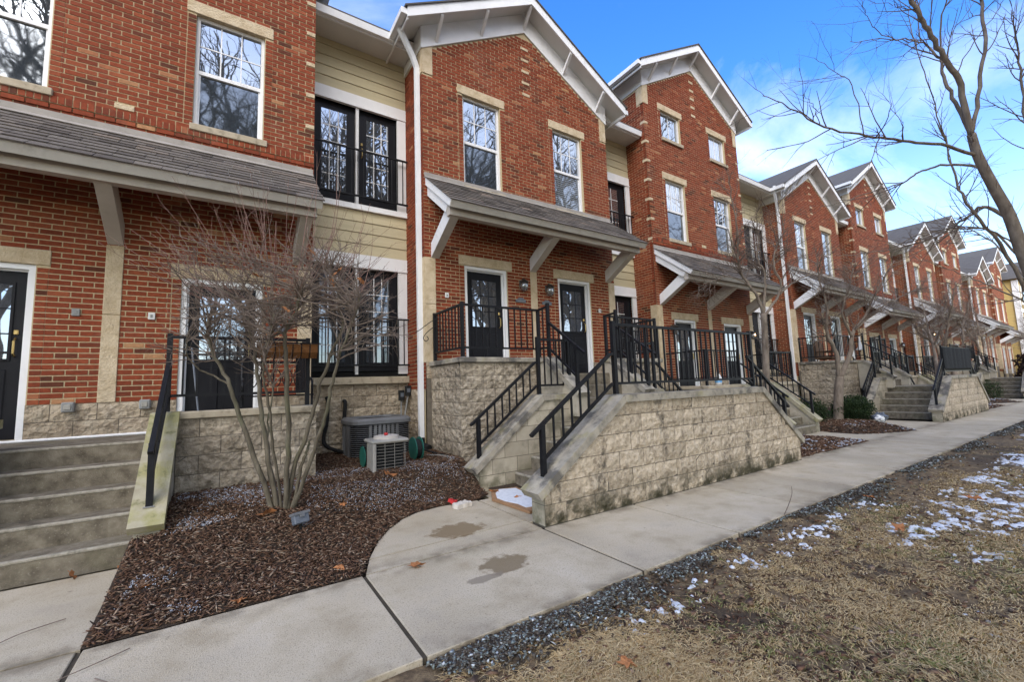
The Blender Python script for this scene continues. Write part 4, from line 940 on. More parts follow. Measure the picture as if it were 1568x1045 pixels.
# bark mulch in the near bed
x, y = scatter(46000, BED, 1); d = np.hypot(x, y); keep = rs.rand(len(x)) < np.clip(5.6 / d, .35, 1) ** 1.4; x, y = x[keep], y[keep]; n = len(x)
ti = np.clip(rs.normal(.53, .23, n), 0, .93); m_ = rs.rand(n) < .09; ti[m_] = rs.uniform(.9, 1, m_.sum())
chips('mulch', x, y, bed_z(x, y) + rs.rand(n) * .018, rs.gamma(3, .0055, n) + .006, rs.uniform(.003, .0085, n), rs.uniform(.002, .006, n), ti, m_mulch, 2)
x, y = scatter(1500, BED, 3); n = len(x)                        # longer straws and sticks
chips('wood_strip', x, y, bed_z(x, y) + .014, rs.uniform(.03, .07, n), rs.uniform(.002, .004, n), rs.uniform(.002, .004, n), rs.uniform(.6, 1, n), m_mulch, 4, .25)
def snow(poly, n, seed, zf, thr, sc, size=(.006, .02)):
    x, y = scatter(n, poly, seed); r = np.random.RandomState(seed); k = (fbm(x, y, sc, seed) + r.normal(0, .07, len(x))) > thr; x, y = x[k], y[k]; n = len(x)
    chips('snow', x, y, zf(x, y), r.uniform(*size, n), r.uniform(size[0], size[1] * .8, n), r.uniform(.002, .007, n), np.full(n, .5), m_frost, seed, .5)
snow([(-.42, 4.9), (.5, 5.2), (.95, 6.0), (-.42, 6.0)], 9000, 21, lambda x, y: bed_z(x, y) + .009, .50, 3.6, (.002, .0065))
snow([(.6, 4.6), (1.6, 5.0), (2.7, 5.1), (2.9, 6.2), (1.0, 6.3)], 12000, 22, lambda x, y: bed_z(x, y) + .009, .53, 3.2, (.002, .0065))
snow([(-.62, 3.6), (-.1, 3.6), (-.3, 4.6), (-.5, 4.6)], 2600, 23, lambda x, y: bed_z(x, y) + .009, .50, 4, (.002, .006))
for j, P in enumerate((MU1, MU2)):
    for k in range(2):
        Q = [(a + PER * k, b) for a, b in P]; x, y = scatter(5200 if k == 0 else 1600, Q, 30 + j); n = len(x); dd = edge_dist(Q, x, y); zz = .005 + .10 * sstep(dd / .5) + rs.rand(n) * .02
        sheet('mulch_bed', min(p[0] for p in Q), max(p[0] for p in Q), min(p[1] for p in Q), max(p[1] for p in Q), 40, 30, lambda x, y: .002 + .095 * sstep(edge_dist(Q, x, y) / .5), m_soil, lambda x, y: inpoly(Q, x, y))
        ti = np.clip(rs.normal(.55, .25, n), 0, 1); chips('mulch', x, y, zz, rs.uniform(.015, .04, n), rs.uniform(.008, .02, n), rs.uniform(.004, .012, n), ti, m_mulch, 40 + j)
        snow(Q, 1500, 50 + j + k, lambda x, y: .03 + .10 * sstep(edge_dist(Q, x, y) / .5), .60, 2.2, (.008, .03))
# ------------------------------------------------------------------ lawn cover
def lawn_z(x, y): return -.012 + .045 * (fbm(x, y, .8, 3) - .5) + .03 * (fbm(x, y, 5, 5) - .5) - .02 * sstep((y - 2.0) / .3)
def polar(n, seed, r0=1.15, r1=34, p=.75):
    r = np.random.RandomState(seed); rr = (r0 ** -p + r.rand(n) * (r1 ** -p - r0 ** -p)) ** (-1 / p); a = np.radians(r.uniform(-4, 66, n)); x, y = rr * np.cos(a), rr * np.sin(a)
    k = (y < YN - .01) & (y > -.9) & (x > .4); return x[k], y[k], rr[k]
x, y, rr = polar(70000, 61); n = len(x)
bare = fbm(x, y, .75, 71); thin = fbm(x, y, 3.2, 72); edge = sstep((2.28 - y - .30 * fbm(x, y, 3, 75) - .10) / .30)
right = sstep((x - 5.2) / 2.5) * sstep((1.9 - np.abs(y - .9)) / .8)
k = rs.rand(n) < np.clip((bare - .25) * 4, .16, 1) * np.clip((thin - .18) * 4, .22, 1) * (.08 + .92 * edge) * (1 - .8 * right * (fbm(x, y, .9, 80) > .44))
x, y, rr = x[k], y[k], rr[k]; n = len(x); NB = 15
ta = 2.2 + 2.6 * fbm(x, y, 1.4, 77) + rs.normal(0, .5, n); tt = rs.normal(.50, .15, n); tg = rs.rand(n) < np.clip((fbm(x, y, 1.1, 78) - .52) * 2.2, .02, .45); tsz = rs.uniform(.7, 1.35, n)
rep_ = lambda q: np.repeat(q, NB); sp = .016 * (1 + rep_(rr) * .12) * rep_(tsz)
x = rep_(x) + rs.normal(0, 1, n * NB) * sp; y = rep_(y) + rs.normal(0, 1, n * NB) * sp; rr = rep_(rr); k = y < YN - .015; a = rep_(ta) + rs.normal(0, .55, n * NB); tt = rep_(tt) + rs.normal(0, .10, n * NB); tg = rep_(tg) & (rs.rand(n * NB) < .7); tsz = rep_(tsz)
x, y, rr, a, tt, tg, tsz = x[k], y[k], rr[k], a[k], tt[k], tg[k], tsz[k]; n = len(x)
L = rs.uniform(.022, .062, n) * (1 + rr * .03) * tsz; lift = np.clip(rs.normal(.34, .26, n), .03, 1.2); wd = rs.uniform(.0010, .0021, n) * (1 + rr * .22)
dx, dy = np.cos(a), np.sin(a); z = lawn_z(x, y) - .002
p0 = np.stack([x, y, z], 1); dv_ = np.stack([dx * np.cos(lift), dy * np.cos(lift), np.sin(lift)], 1); sd = np.stack([-dy, dx, 0 * dx], 1)
p1 = p0 + dv_ * (L * .6)[:, None]; dv2 = np.stack([dx * np.cos(lift * .2), dy * np.cos(lift * .2), np.sin(lift * .2) - .25], 1); p2 = p1 + dv2 * (L * .55)[:, None]
w1 = sd * wd[:, None]
v = np.stack([p0 - w1, p0 + w1, p1 + w1 * .8, p1 - w1 * .8, p2 + w1 * .1, p2 - w1 * .1], 1).reshape(-1, 3)
f = (np.array([[0, 1, 2, 3], [3, 2, 4, 5]])[None] + (np.arange(n) * 6)[:, None, None]).reshape(-1, 4)
ti = np.clip(tt, .02, .77); ti[tg] = rs.uniform(.79, 1, tg.sum())
npmesh('dormant_grass', v, f, np.repeat(ti, 2), m_grass, None, 'stuff')
# soil crumbs, bits of leaf and bark in the lawn
x, y, rr = polar(20000, 62); n = len(x); k = rs.rand(n) < np.where(fbm(x, y, .75, 71) < .45, .8, .10); x, y, rr = x[k], y[k], rr[k]; n = len(x); s = (1 + rr * .07)
chips('leaf_litter', x, y, lawn_z(x, y) + .006, rs.gamma(2.5, .003, n) * s + .004, rs.uniform(.003, .010, n) * s, rs.uniform(.002, .005, n), np.clip(rs.normal(.48, .26, n), 0, 1), m_mulch, 63, .6)
x, y, rr = polar(5200, 64); n = len(x); s = (1 + rr * .06); k = rs.rand(n) < .3; x, y, rr, s = x[k], y[k], rr[k], s[k]; n = len(x)
chips('leaf_litter', x, y, lawn_z(x, y) + .012, rs.uniform(.012, .03, n) * s, rs.uniform(.008, .018, n) * s, rs.uniform(.003, .008, n), np.clip(rs.normal(.72, .12, n), 0, 1), m_mulch, 65, .5)
# blue-grey gravel chips along the sidewalk
n = 17000; r = np.random.RandomState(66); x = .9 * (34 / .9) ** r.rand(n); y = YN - .02 - np.abs(r.normal(0, .17, n)) * (.3 + 1.1 * fbm(x, x * 0, 1.2, 67)); k = fbm(x, y, 2.4, 68) + r.normal(0, .06, len(x)) > .42; x, y = x[k], y[k]; n = len(x); s = 1 + x * .06
chips('blue_grey_chips', x, y, lawn_z(x, y) + .012 + r.rand(n) * .012, r.uniform(.006, .016, n) * s, r.uniform(.004, .010, n) * s, r.uniform(.003, .008, n), np.clip(r.normal(.45, .27, n), 0, 1), m_blue, 69, .7)
def snow_sheet(x0, x1, y0, y1, st, seed, sc, thr, cut=None):          # thin melting snow: joined ragged patches
    xs_ = np.arange(x0, x1, st); ys_ = np.arange(y0, y1, st * .8); X, Y = np.meshgrid(xs_, ys_, indexing='ij'); X, Y = X.ravel(), Y.ravel(); ny = len(ys_)
    q = .42 * fbm(X, Y, sc, seed) + .58 * fbm(X, Y, sc * 5.0, seed + 9); f0 = sstep(np.minimum(np.minimum(X - x0, x1 - X) / .8, np.minimum(Y - y0, y1 - Y) / .3)); q = q * (.6 + .4 * f0)
    Z = lawn_z(X, Y) + np.minimum(.014, .20 * (q - thr)) + .004; v = np.stack([X, Y, Z], 1); i_, j_ = np.meshgrid(np.arange(len(xs_) - 1), np.arange(ny - 1), indexing='ij'); a = (i_ * ny + j_).ravel(); f = np.stack([a, a + ny, a + ny + 1, a + 1], 1)
    f = f[(q[f] > thr - .012).any(1)]; npmesh('snow', v, f, np.full(len(f), .5), m_snow, None, 'stuff')
snow_sheet(4.0, 11.5, -.7, 1.85, .020, 81, 4.5, .605)
snow_sheet(2.6, 4.6, -.2, 1.1, .014, 83, 4.0, .635)
snow_sheet(1.0, 6.5, 1.55, 2.25, .012, 84, 5.0, .635)
snow_sheet(11.5, 24, -.5, 2.1, .05, 86, 1.8, .63)
# ------------------------------------------------------------------ trees and shrubs
def walk(p, d, L, r0, r1, n, wob, up, rn):
    p = Vector(p); d = Vector(d).normalized(); pts = [p.copy()]
    for i in range(n):
        d = (d + Vector((rn.gauss(0, wob), rn.gauss(0, wob), rn.gauss(0, wob) + up))).normalized(); p = p + d * (L / n); pts.append(p.copy())
    return pts, d
def sprout(mb, pts, r0, r1, lv, rn, cfg, i0=.25):
    """side branches along a polyline; cfg[lv] = (count per metre, length, radius, spread, up, wobble, sides)"""
    if lv >= len(cfg): return
    per, ln, rad, spr, up, wob, sides = cfg[lv][:7]
    tot = sum((pts[i + 1] - pts[i]).length for i in range(len(pts) - 1)); cnt = int(per * tot + rn.random())
    for _ in range(cnt):
        t = i0 + (1 - i0) * rn.random(); u = t * (len(pts) - 1); i = min(int(u), len(pts) - 2); q = pts[i].lerp(pts[i + 1], u - i); d = (pts[i + 1] - pts[i]).normalized()
        a = Vector((rn.gauss(0, 1), rn.gauss(0, 1), rn.gauss(0, 1))); a = (a - d * a.dot(d)).normalized(); s = spr * rn.uniform(.7, 1.25)
        e = (d * cos(s) + a * sin(s)); rp = r0 + (r1 - r0) * t; rr_ = min(rad, rp * .75); l = ln * rn.uniform(.45, 1.25) * (1 - .35 * t)
        sub, _d = walk(q, e, l, 0, 0, max(3, int(l / .09)) if l < 1 else 8, wob, up, rn)
        mb.tube(sub, rr_, rr_ * .35, sides, caps=False); sprout(mb, sub, rr_, rr_ * .35, lv + 1, rn, cfg, .2)
SHRUB = [([(0.42, 5.16, 0.19), (0.24, 5.21, 0.77), (0.11, 5.26, 1.17), (0.01, 5.29, 1.51), (-0.12, 5.36, 1.79), (-0.19, 5.39, 2.02), (-0.18, 5.36, 2.25)],0.032,0.014),
  ([(0.46, 5.14, 0.19), (0.35, 5.2, 0.83), (0.29, 5.25, 1.3), (0.24, 5.31, 1.71), (0.18, 5.37, 2.07), (0.11, 5.45, 2.39)],0.032,0.014),
  ([(0.52, 5.09, 0.19), (0.52, 4.96, 0.77), (0.5, 4.85, 1.29), (0.47, 4.76, 1.68), (0.45, 4.68, 1.99), (0.52, 4.55, 2.17), (0.56, 4.43, 2.4)],0.034,0.012),
  ([(0.54, 5.08, 0.2), (0.58, 5.02, 0.62), (0.71, 4.89, 1.08), (0.79, 4.81, 1.48), (0.87, 4.74, 1.78), (0.97, 4.65, 2.07), (0.91, 4.65, 2.48), (0.85, 4.68, 2.76)],0.03,0.01),
  ([(0.59, 5.04, 0.23), (0.73, 4.85, 0.76), (0.82, 4.7, 1.15), (0.87, 4.58, 1.5), (0.92, 4.47, 1.79), (1.0, 4.34, 2.07), (1.05, 4.23, 2.34)],0.028,0.01),
  ([(0.49, 5.11, 0.2), (0.4, 5.01, 0.84), (0.34, 4.91, 1.3), (0.28, 4.82, 1.59), (0.3, 4.69, 1.86), (0.34, 4.55, 2.16)],0.018,0.009),
  ([(0.57, 5.06, 0.21), (0.65, 4.99, 0.65), (0.7, 4.98, 0.81), (0.72, 4.99, 0.9)],0.022,0.012),
  ([(0.46, 5.14, 0.19), (0.38, 5.24, 0.55), (0.36, 5.29, 1.02), (0.4, 5.31, 1.43), (0.32, 5.42, 1.75), (0.27, 5.49, 2.16)],0.014,0.008),
  ([(0.87, 4.73, 1.77), (1.01, 4.64, 1.87), (1.18, 4.54, 1.97), (1.35, 4.43, 2.06)],0.012,0.006),
  ([(0.11, 5.45, 2.39), (-0.03, 5.49, 2.5), (-0.21, 5.55, 2.64), (-0.38, 5.62, 2.7)],0.012,0.005),
  ([(0.01, 5.3, 1.51), (-0.14, 5.32, 1.61), (-0.28, 5.33, 1.71), (-0.36, 5.29, 1.87), (-0.33, 5.18, 2.05)],0.012,0.006)]
def spline(P, sub=5):
    P = [Vector(p) for p in P]; o = []
    for i in range(len(P) - 1):
        p0, p1, p2, p3 = P[max(i - 1, 0)], P[i], P[i + 1], P[min(i + 2, len(P) - 1)]
        for s in range(sub):
            t = s / sub; o.append(.5 * ((2 * p1) + (p2 - p0) * t + (2 * p0 - 5 * p1 + 4 * p2 - p3) * t * t + (3 * p1 - p0 - 3 * p2 + p3) * t ** 3))
    o.append(P[-1]); return o
rn = random.Random(4)
sh = thing('shrub', 'bare multi-stem shrub with dense twiggy crown standing in the mulch bed', 'shrub', (.48, 5.12, .2))
tw = MB(); twr = MB()
for P, r0, r1 in SHRUB:
    q = spline(P); q = [v + Vector((rn.gauss(0, .006), rn.gauss(0, .006), 0)) for v in q]; MB().tube(q, r0 * .82, r1 * .85, 8).obj('stem', m_bark2, sh, smooth=True)
    if q[-1].z > 1.5:
        sprout(tw, q, r0, r1, 0, rn, [(11, .55, .008, .85, .05, .16, 5), (8, .30, .0044, .8, .05, .20, 4), (6, .17, .0026, .75, .03, .2, 3)], .62)
cc = Vector((.42, 4.9, 2.28))
for i in range(92):                                             # crown limbs filling a flattened ellipsoid
    a = rn.uniform(0, 2 * pi); e = rn.uniform(-.25, .9); tip = cc + Vector((cos(a) * 1.08 * cos(e), sin(a) * .75 * cos(e), .75 * sin(e))) * rn.uniform(.6, 1.05)
    st = SHRUB[rn.randrange(6)][0]; b = Vector(st[-1]).lerp(Vector(st[-2]), rn.random()); d = tip - b
    pts, _d = walk(b, d + Vector((0, 0, .1)), d.length, 0, 0, 8, .14, .03, rn); tw.tube(pts, .0075, .003, 5, caps=False)
    sprout(tw, pts, .0075, .003, 0, rn, [(10, .26, .004, .85, .04, .22, 4), (7, .15, .0024, .8, .03, .2, 3)], .25)
for i in range(115):                                             # fine radiating shoots
    a = rn.uniform(0, 2 * pi); e = rn.uniform(-.1, 1.2); b = cc + Vector((cos(a) * .75 * cos(e), sin(a) * .5 * cos(e), .5 * sin(e))) * rn.uniform(.6, 1.0); d = (b - cc).normalized() + Vector((0, 0, .45))
    pts, _d = walk(b, d, rn.uniform(.35, .95), 0, 0, 5, .05, .05, rn); twr.tube(pts, .0032, .0013, 4, caps=False); sprout(twr, pts, .0030, .0015, 0, rn, [(4, .2, .0022, .6, .05, .1, 3)], .3)
for (x, y, z, L, dx) in ((.1, 5.2, 2.55, .8, -.12), (.22, 4.9, 2.6, .95, .02), (.3, 4.8, 2.7, .7, -.2), (.55, 4.6, 2.6, .9, .25), (.78, 4.6, 2.7, 1.05, .16), (.8, 4.6, 2.75, .8, .35), (1.0, 4.5, 2.6, .8, .3), (.45, 4.9, 2.7, .8, .12), (-.1, 5.3, 2.6, .6, -.45), (.65, 4.6, 2.6, 1.25, .1), (.9, 4.5, 2.5, .8, .55), (1.1, 4.4, 2.4, .7, .4)):
    pts, _d = walk((x, y, z), (dx, 0, 1), L, 0, 0, 6, .05, .1, rn); twr.tube(pts, .0042, .0015, 4, caps=False); sprout(twr, pts, .004, .002, 0, rn, [(3, .25, .0022, .5, .1, .08, 3)], .3)
tw.obj('twigs', m_twig, sh, 'stuff'); twr.obj('shoots', m_twigr, sh, 'stuff')
def traced(name, label, trunk, limbs, cfg, seed, m=m_bark, i0=.3, sub=5, wob=.01, thin=1.):
    rn = random.Random(seed); h = thing(name, label, 'tree', (trunk[0][0][0], trunk[0][0][1], 0)); tw = MB()
    P, a, b = trunk; q = spline(P, sub); MB().tube(q, a, b, 12).obj('trunk', m, h, smooth=True)
    sprout(tw, q, a * .15, b * .3, 1, rn, cfg, .55)
    for P, a, b in limbs:
        a *= thin; b *= thin; q = spline(P, sub); q = [v + Vector((rn.gauss(0, wob), rn.gauss(0, wob), rn.gauss(0, wob))) * min(1, i / 4) for i, v in enumerate(q)]
        MB().tube(q, a, b, 8).obj('limb', m, h, smooth=True); sprout(tw, q, a, b, 0, rn, cfg, i0)
    tw.obj('crown', m_twig, h, 'stuff'); return h
RT = [([(8.56, 1.17, 4.62), (8.34, 1.17, 5.32), (8.11, 1.23, 5.61), (7.85, 1.3, 5.93), (7.62, 1.35, 6.21), (7.4, 1.4, 6.56), (7.22, 1.41, 6.99)],0.07,0.035),
  ([(8.56, 1.17, 4.65), (8.5, 1.24, 5.08), (8.43, 1.32, 5.5), (8.47, 1.34, 5.83), (8.44, 1.42, 6.08), (8.37, 1.53, 6.26), (8.22, 1.7, 6.35), (7.69, 2.13, 6.39)],0.05,0.006),
  ([(8.56, 1.17, 4.67), (8.73, 1.08, 5.21), (8.9, 0.95, 6.09), (8.93, 0.94, 6.76), (8.94, 0.94, 7.45)],0.05,0.03),
  ([(8.63, 1.16, 4.37), (8.02, 1.39, 4.46), (7.4, 1.64, 4.47), (6.87, 1.83, 4.48), (6.22, 2.09, 4.54), (5.79, 2.19, 4.66), (5.3, 2.34, 4.79)],0.042,0.008),
  ([(6.78, 1.85, 4.48), (6.56, 1.84, 5.07), (6.29, 1.94, 5.23), (6.02, 2.04, 5.37)],0.013,0.004),
  ([(6.14, 2.09, 4.55), (6.0, 2.09, 4.72), (5.89, 2.11, 4.82), (5.72, 2.18, 4.89)],0.010,0.003),
  ([(7.42, 1.63, 4.47), (7.27, 1.59, 4.63), (7.05, 1.62, 4.85), (6.84, 1.66, 5.02)],0.010,0.003),
  ([(8.72, 1.13, 4.21), (8.47, 1.43, 4.32), (8.34, 1.68, 4.3), (8.28, 1.89, 4.2), (8.12, 2.17, 4.15), (7.87, 2.5, 4.05), (7.73, 2.76, 4.03)],0.034,0.005),
  ([(8.05, 1.26, 5.70), (7.95, 1.19, 6.2), (7.88, 1.03, 6.45)],0.022,0.012),
  ([(7.74, 1.33, 6.08), (7.52, 1.46, 6.26), (7.28, 1.52, 6.32), (6.95, 1.67, 6.26)],0.011,0.004),
  ([(7.89, 1.30, 5.90), (7.45, 1.51, 5.85), (7.03, 1.66, 5.93), (6.79, 1.68, 6.05), (6.63, 1.66, 6.15)],0.013,0.004),
  ([(8.28, 1.2, 5.42), (8.35, 1.0, 5.84), (8.44, 0.73, 6.2), (8.35, 0.63, 6.25)],0.013,0.005),
  ([(8.15, 1.23, 5.58), (8.17, 1.14, 6.0), (8.25, 0.93, 6.31)],0.01,0.005),
  ([(9.55, .84, 2.1), (9.79, 0.77, 3.6), (9.79, 0.77, 5.2), (9.69, 0.75, 5.93), (9.64, 0.73, 6.36), (9.57, 0.73, 6.7)],0.05,0.006)]
CF = [(5.0, .85, .0085, .75, .02, .08, 5), (5, .38, .004, .7, .02, .11, 4), (3.5, .2, .0024, .7, .02, .14, 3)]
traced('bare_tree', 'large bare tree leaning in at the picture edge over the lawn, forked trunk', ([(10.2, .62, -.1), (9.98, .70, .7), (9.81, 0.75, 1.41), (9.48, 0.86, 2.24), (9.22, 0.95, 2.97), (9.03, 1.0, 3.52), (8.83, 1.08, 3.94), (8.64, 1.15, 4.35), (8.56, 1.17, 4.67)], .098, .048), RT, CF, 6, thin=.54)
FT = [([(9.93, 1.72, 6.04), (10.08, 1.68, 5.12), (10.21, 1.62, 4.43), (10.35, 1.52, 4.01), (10.9, 1.3, 3.3), (11.39, 1.07, 2.08)][::-1],0.05,0.012), ([(9.93, 1.72, 6.04), (9.8, 1.79, 6.64), (9.71, 1.83, 7.3), (9.71, 1.84, 7.68)],0.014,0.008),
  ([(11.39, 1.07, 2.08), (11.2, 1.16, 3.2), (11.11, 1.24, 3.9), (10.85, 1.48, 4.2), (10.86, 1.59, 4.14), (10.78, 1.77, 4.02), (10.62, 2.0, 3.83), (10.35, 2.31, 3.7), (9.77, 2.81, 3.6), (9.47, 3.11, 3.59)],0.06,0.007),
  ([(11.2, 1.16, 3.2), (10.97, 1.43, 3.76), (10.93, 1.72, 3.91), (10.87, 2.04, 3.98), (10.79, 2.39, 3.95), (10.48, 2.93, 3.57)],0.03,0.006),
  ([(11.2, 1.1, 3.1), (10.75, 1.2, 3.44), (10.52, 1.44, 3.72), (10.44, 1.72, 3.82), (10.06, 2.26, 3.46), (9.84, 2.67, 3.3)],0.026,0.006),
  ([(11.35, 1.07, 2.2), (10.5, 1.03, 2.3), (9.96, 1.26, 2.55), (9.8, 1.49, 2.79), (9.63, 1.73, 2.98), (9.27, 2.09, 3.24)],0.026,0.006),
  ([(11.3, 1.1, 2.6), (11.6, .8, 4.0), (11.4, .75, 5.2), (11.3, .8, 6.4)],0.04,0.01), ([(11.3, 1.1, 2.7), (12.2, 1.5, 3.6), (12.4, 1.9, 4.2), (12.3, 2.6, 4.6)],0.03,0.008)]
ft = traced('bare_tree', 'second bare tree behind the leaning one, its low limbs crossing the far houses', ([(11.6, .98, -.1), (11.5, 1.0, 1.0), (11.39, 1.07, 2.1)], .085, .05), FT, CF, 9, thin=.62)
CF2 = [(11, .9, .011, .8, .03, .13, 5), (9, .45, .0064, .75, .03, .17, 4), (8, .26, .0044, .7, .02, .17, 3)]
traced('street_tree', 'small bare tree with forked trunk in front of the tall house stairs', ([(10.16, 5.1, -.05), (10.14, 5.07, 0.49), (10.09, 4.98, 1.44), (10.05, 4.91, 2.24), (10.01, 4.87, 2.82)],0.085,0.06),
  [([(10.01, 4.87, 2.78), (9.84, 4.88, 3.19), (9.66, 4.92, 3.41), (9.41, 4.99, 3.76), (9.31, 4.96, 4.11), (9.25, 4.88, 4.64), (9.08, 4.85, 5.37), (8.97, 4.82, 5.77)],0.04,0.006),
  ([(10.01, 4.87, 2.78), (10.1, 4.85, 3.28), (10.16, 4.84, 3.75), (10.09, 4.94, 4.14), (10.19, 4.91, 4.59), (10.11, 4.99, 5.17)],0.035,0.006),
  ([(10.02, 4.86, 2.78), (10.14, 4.76, 2.96), (10.33, 4.58, 3.39), (10.17, 4.63, 3.84), (10.2, 4.56, 4.27), (10.33, 4.42, 4.7), (10.19, 4.44, 5.29)],0.035,0.006),
  ([(10.22, 4.68, 3.15), (10.72, 4.43, 3.55), (11.32, 4.12, 3.77), (11.82, 3.91, 3.83)],0.018,0.005), ([(9.64, 4.92, 3.43), (9.19, 5.07, 3.61), (8.74, 5.26, 3.53), (8.41, 5.37, 3.37)],0.014,0.004)], CF2, 12)
T2L = [([(14.74, 5.26, 1.3), (14.57, 5.21, 2.01), (14.27, 5.27, 2.58), (14.18, 5.16, 3.31), (13.92, 5.17, 4.06), (13.75, 5.12, 4.78)],0.07,0.01),
  ([(14.77, 5.24, 1.3), (15.04, 5.02, 2.0), (15.13, 4.94, 2.57), (15.5, 4.68, 3.11), (15.74, 4.49, 3.71), (16.24, 4.09, 4.65)],0.075,0.01),
  ([(15.1, 4.95, 2.45), (14.65, 4.97, 3.14), (14.66, 4.75, 3.85), (14.68, 4.53, 4.56)],0.04,0.008), ([(15.15, 4.9, 2.65), (15.92, 4.43, 3.33), (16.61, 4.14, 3.62), (17.31, 3.84, 3.92)],0.03,0.006)]
t2 = traced('street_tree', 'small bare low-forked tree beside the evergreen bush in the mulch', ([(14.76, 5.41, -.05), (14.74, 5.31, 0.91), (14.76, 5.24, 1.34)],0.13,0.10), T2L, CF2, 13)
Kt = kids()
for i, (dx, dy, rz, sc, lab) in enumerate(((9.0, -.2, 1.0, 1.0, 'small bare tree by the third gabled porch with the lit lamp'), (13.72, .1, 2.2, 1.05, 'small bare tree past the black fabric screen'), (21, 0, 3.4, 1.1, 'small bare tree towards the far end of the row'), (27.5, -.3, .4, 1.1, 'farthest small bare tree before the yellow building'))):
    c = copy_tree(t2, Kt); c.location += Vector((dx, dy, 0)); c.rotation_euler.z = rz; c.scale = (sc, sc, sc); c['label'] = lab
# bare trees on the far side of the lawn, behind the camera: the windows reflect them
rn = random.Random(21); tr = thing('bare_tree', 'bare tree across the lawn behind the camera', 'tree', (0, -9, 0), 'trees across the lawn'); tw = MB()
pts, d = walk((0, -9, -.1), (.05, 0, 1), 5.5, 0, 0, 8, .05, .1, rn); MB().tube(pts, .24, .15, 10).obj('trunk', m_bark, tr, smooth=True)
lm = MB()
for i in range(15):
    b = pts[3 + i % 6]; a = i * 2.4; q, _d = walk(b, (cos(a), sin(a), .9 + .9 * rn.random()), rn.uniform(3, 6), 0, 0, 9, .12, .05, rn); MB().tube(q, .085, .012, 7).obj('limb', m_bark, tr, smooth=True)
    sprout(tw, q, .085, .012, 0, rn, [(3.6, 1.9, .028, .75, .04, .12, 4), (3.2, .9, .012, .7, .03, .14, 3), (2.6, .45, .006, .7, .02, .15, 3)], .25)
tw.obj('crown', m_twig, tr, 'stuff')
Kt = kids()
tr.scale = (1.9, 1.9, 1.9); tr.location = (1, -8, 0)
SP = ('beside the first', 'second from the corner', 'third along', 'fourth along', 'fifth along', 'sixth along', 'seventh along', 'eighth along', 'ninth along', 'tenth along', 'eleventh along', 'twelfth along', 'thirteenth along')
for i, (x, y, rz, s) in enumerate(((-7, -8, 1, 1.9), (5.5, -9.5, 2, 2.1), (10, -7.5, 3, 1.8), (15, -9, 4, 2.0), (20, -8, 5, 1.9), (26, -9.5, .5, 2.1), (34, -9, 2.2, 2.0), (-14, -9, 2.5, 2.0), (-3.5, -12, 3.5, 2.2), (8, -14, 4.2, 2.3), (-12, -15, 5.5, 2.3), (17, -15, 5.1, 2.3))):
    c = copy_tree(tr, Kt); c.location = (x, y, 0); c.rotation_euler.z = rz; c.scale = (s, s, s); c['label'] = 'tall bare tree across the lawn behind the camera, ' + SP[i] + ' in its line'
# evergreens
def bush(name, label, cx, cy, z0, rx, ry, rz, n, seed, m=m_green, size=.035):
    r = np.random.RandomState(seed); h = thing(name, label, 'bush', (cx, cy, 0)); u = r.normal(size=(n, 3)); u /= np.linalg.norm(u, axis=1, keepdims=True); lump = 1 + .16 * np.sin(u[:, 0] * 7 + seed) * np.sin(u[:, 1] * 6) + .12 * np.sin(u[:, 2] * 9 + u[:, 0] * 5)
    rad = (r.rand(n) ** .35) * lump; p = u * rad[:, None] * [rx, ry, rz] + [cx, cy, z0 + rz * .8]; p[:, 2] = np.maximum(p[:, 2], .02)
    chips('foliage', p[:, 0], p[:, 1], p[:, 2], r.uniform(.5, 1, n) * size, r.uniform(.3, .6, n) * size, np.full(n, .003), np.clip(r.normal(.5, .25, n), 0, 1), m, seed, 1.2, 'stuff', h)
    s = MB()
    for i in range(7): a = i * .9; s.tube([(cx, cy, -.02), (cx + cos(a) * rx * .5, cy + sin(a) * ry * .5, z0 + rz)], .02, .006, 5)
    s.obj('stem', m_bark, h); return h
bush('evergreen_bush', 'low clipped dark green bush beside the far porch stairs', 15.25, 5.2, .05, .62, .5, .40, 5200, 3)
bush('evergreen_bush', 'small green bush half hidden behind the far stair railing', 13.6, 5.6, .05, .5, .4, .38, 2500, 4)
bush('evergreen_bush', 'tiny green bush at the end of the far street wall', 29.2, 4.6, .0, .5, .4, .5, 1500, 5)
for i in range(3): bush('hedge', ('purplish bare hedge near the end of the walk', 'middle clump of the purplish hedge before the yellow building', 'far clump of the purplish hedge')[i], 46 + 4.5 * i, 4.6 + .3 * i, .2, 2.6, 1.2, 1.5, 2600, 20 + i, m_purp, .16)
# ------------------------------------------------------------------ fallen leaves
def leaf(x, y, z, s, label, seed, tilt=.3, group='fallen brown leaves'):
    r = random.Random(seed); mb = MB(); n = 15; pts = []
    for i in range(n):
        a = 2 * pi * i / n; q = s * (1 if i % 3 == 0 else (.62 if i % 3 == 1 else .55)) * r.uniform(.8, 1.15); pts.append((cos(a) * q, sin(a) * q * .85, r.uniform(-.1, .35) * s))
    for i in range(n): mb.poly([(0, 0, s * .12), pts[i], pts[(i + 1) % n]], .5)
    for i in range(n): mb.poly([(0, 0, s * .12 - .003), (pts[(i + 1) % n][0], pts[(i + 1) % n][1], pts[(i + 1) % n][2] - .003), (pts[i][0], pts[i][1], pts[i][2] - .003)], .5)
    mb.tube([(0, 0, s * .1), (s * .6, -s * .9, s * .05)], .002, .002, 4)
    o = mb.obj('leaf', m_leaf); o.location = (x, y, z + .012); o.rotation_euler = (r.uniform(-tilt, tilt), r.uniform(-tilt, tilt), r.uniform(0, 6)); tag(o, label, 'leaf', group); return o
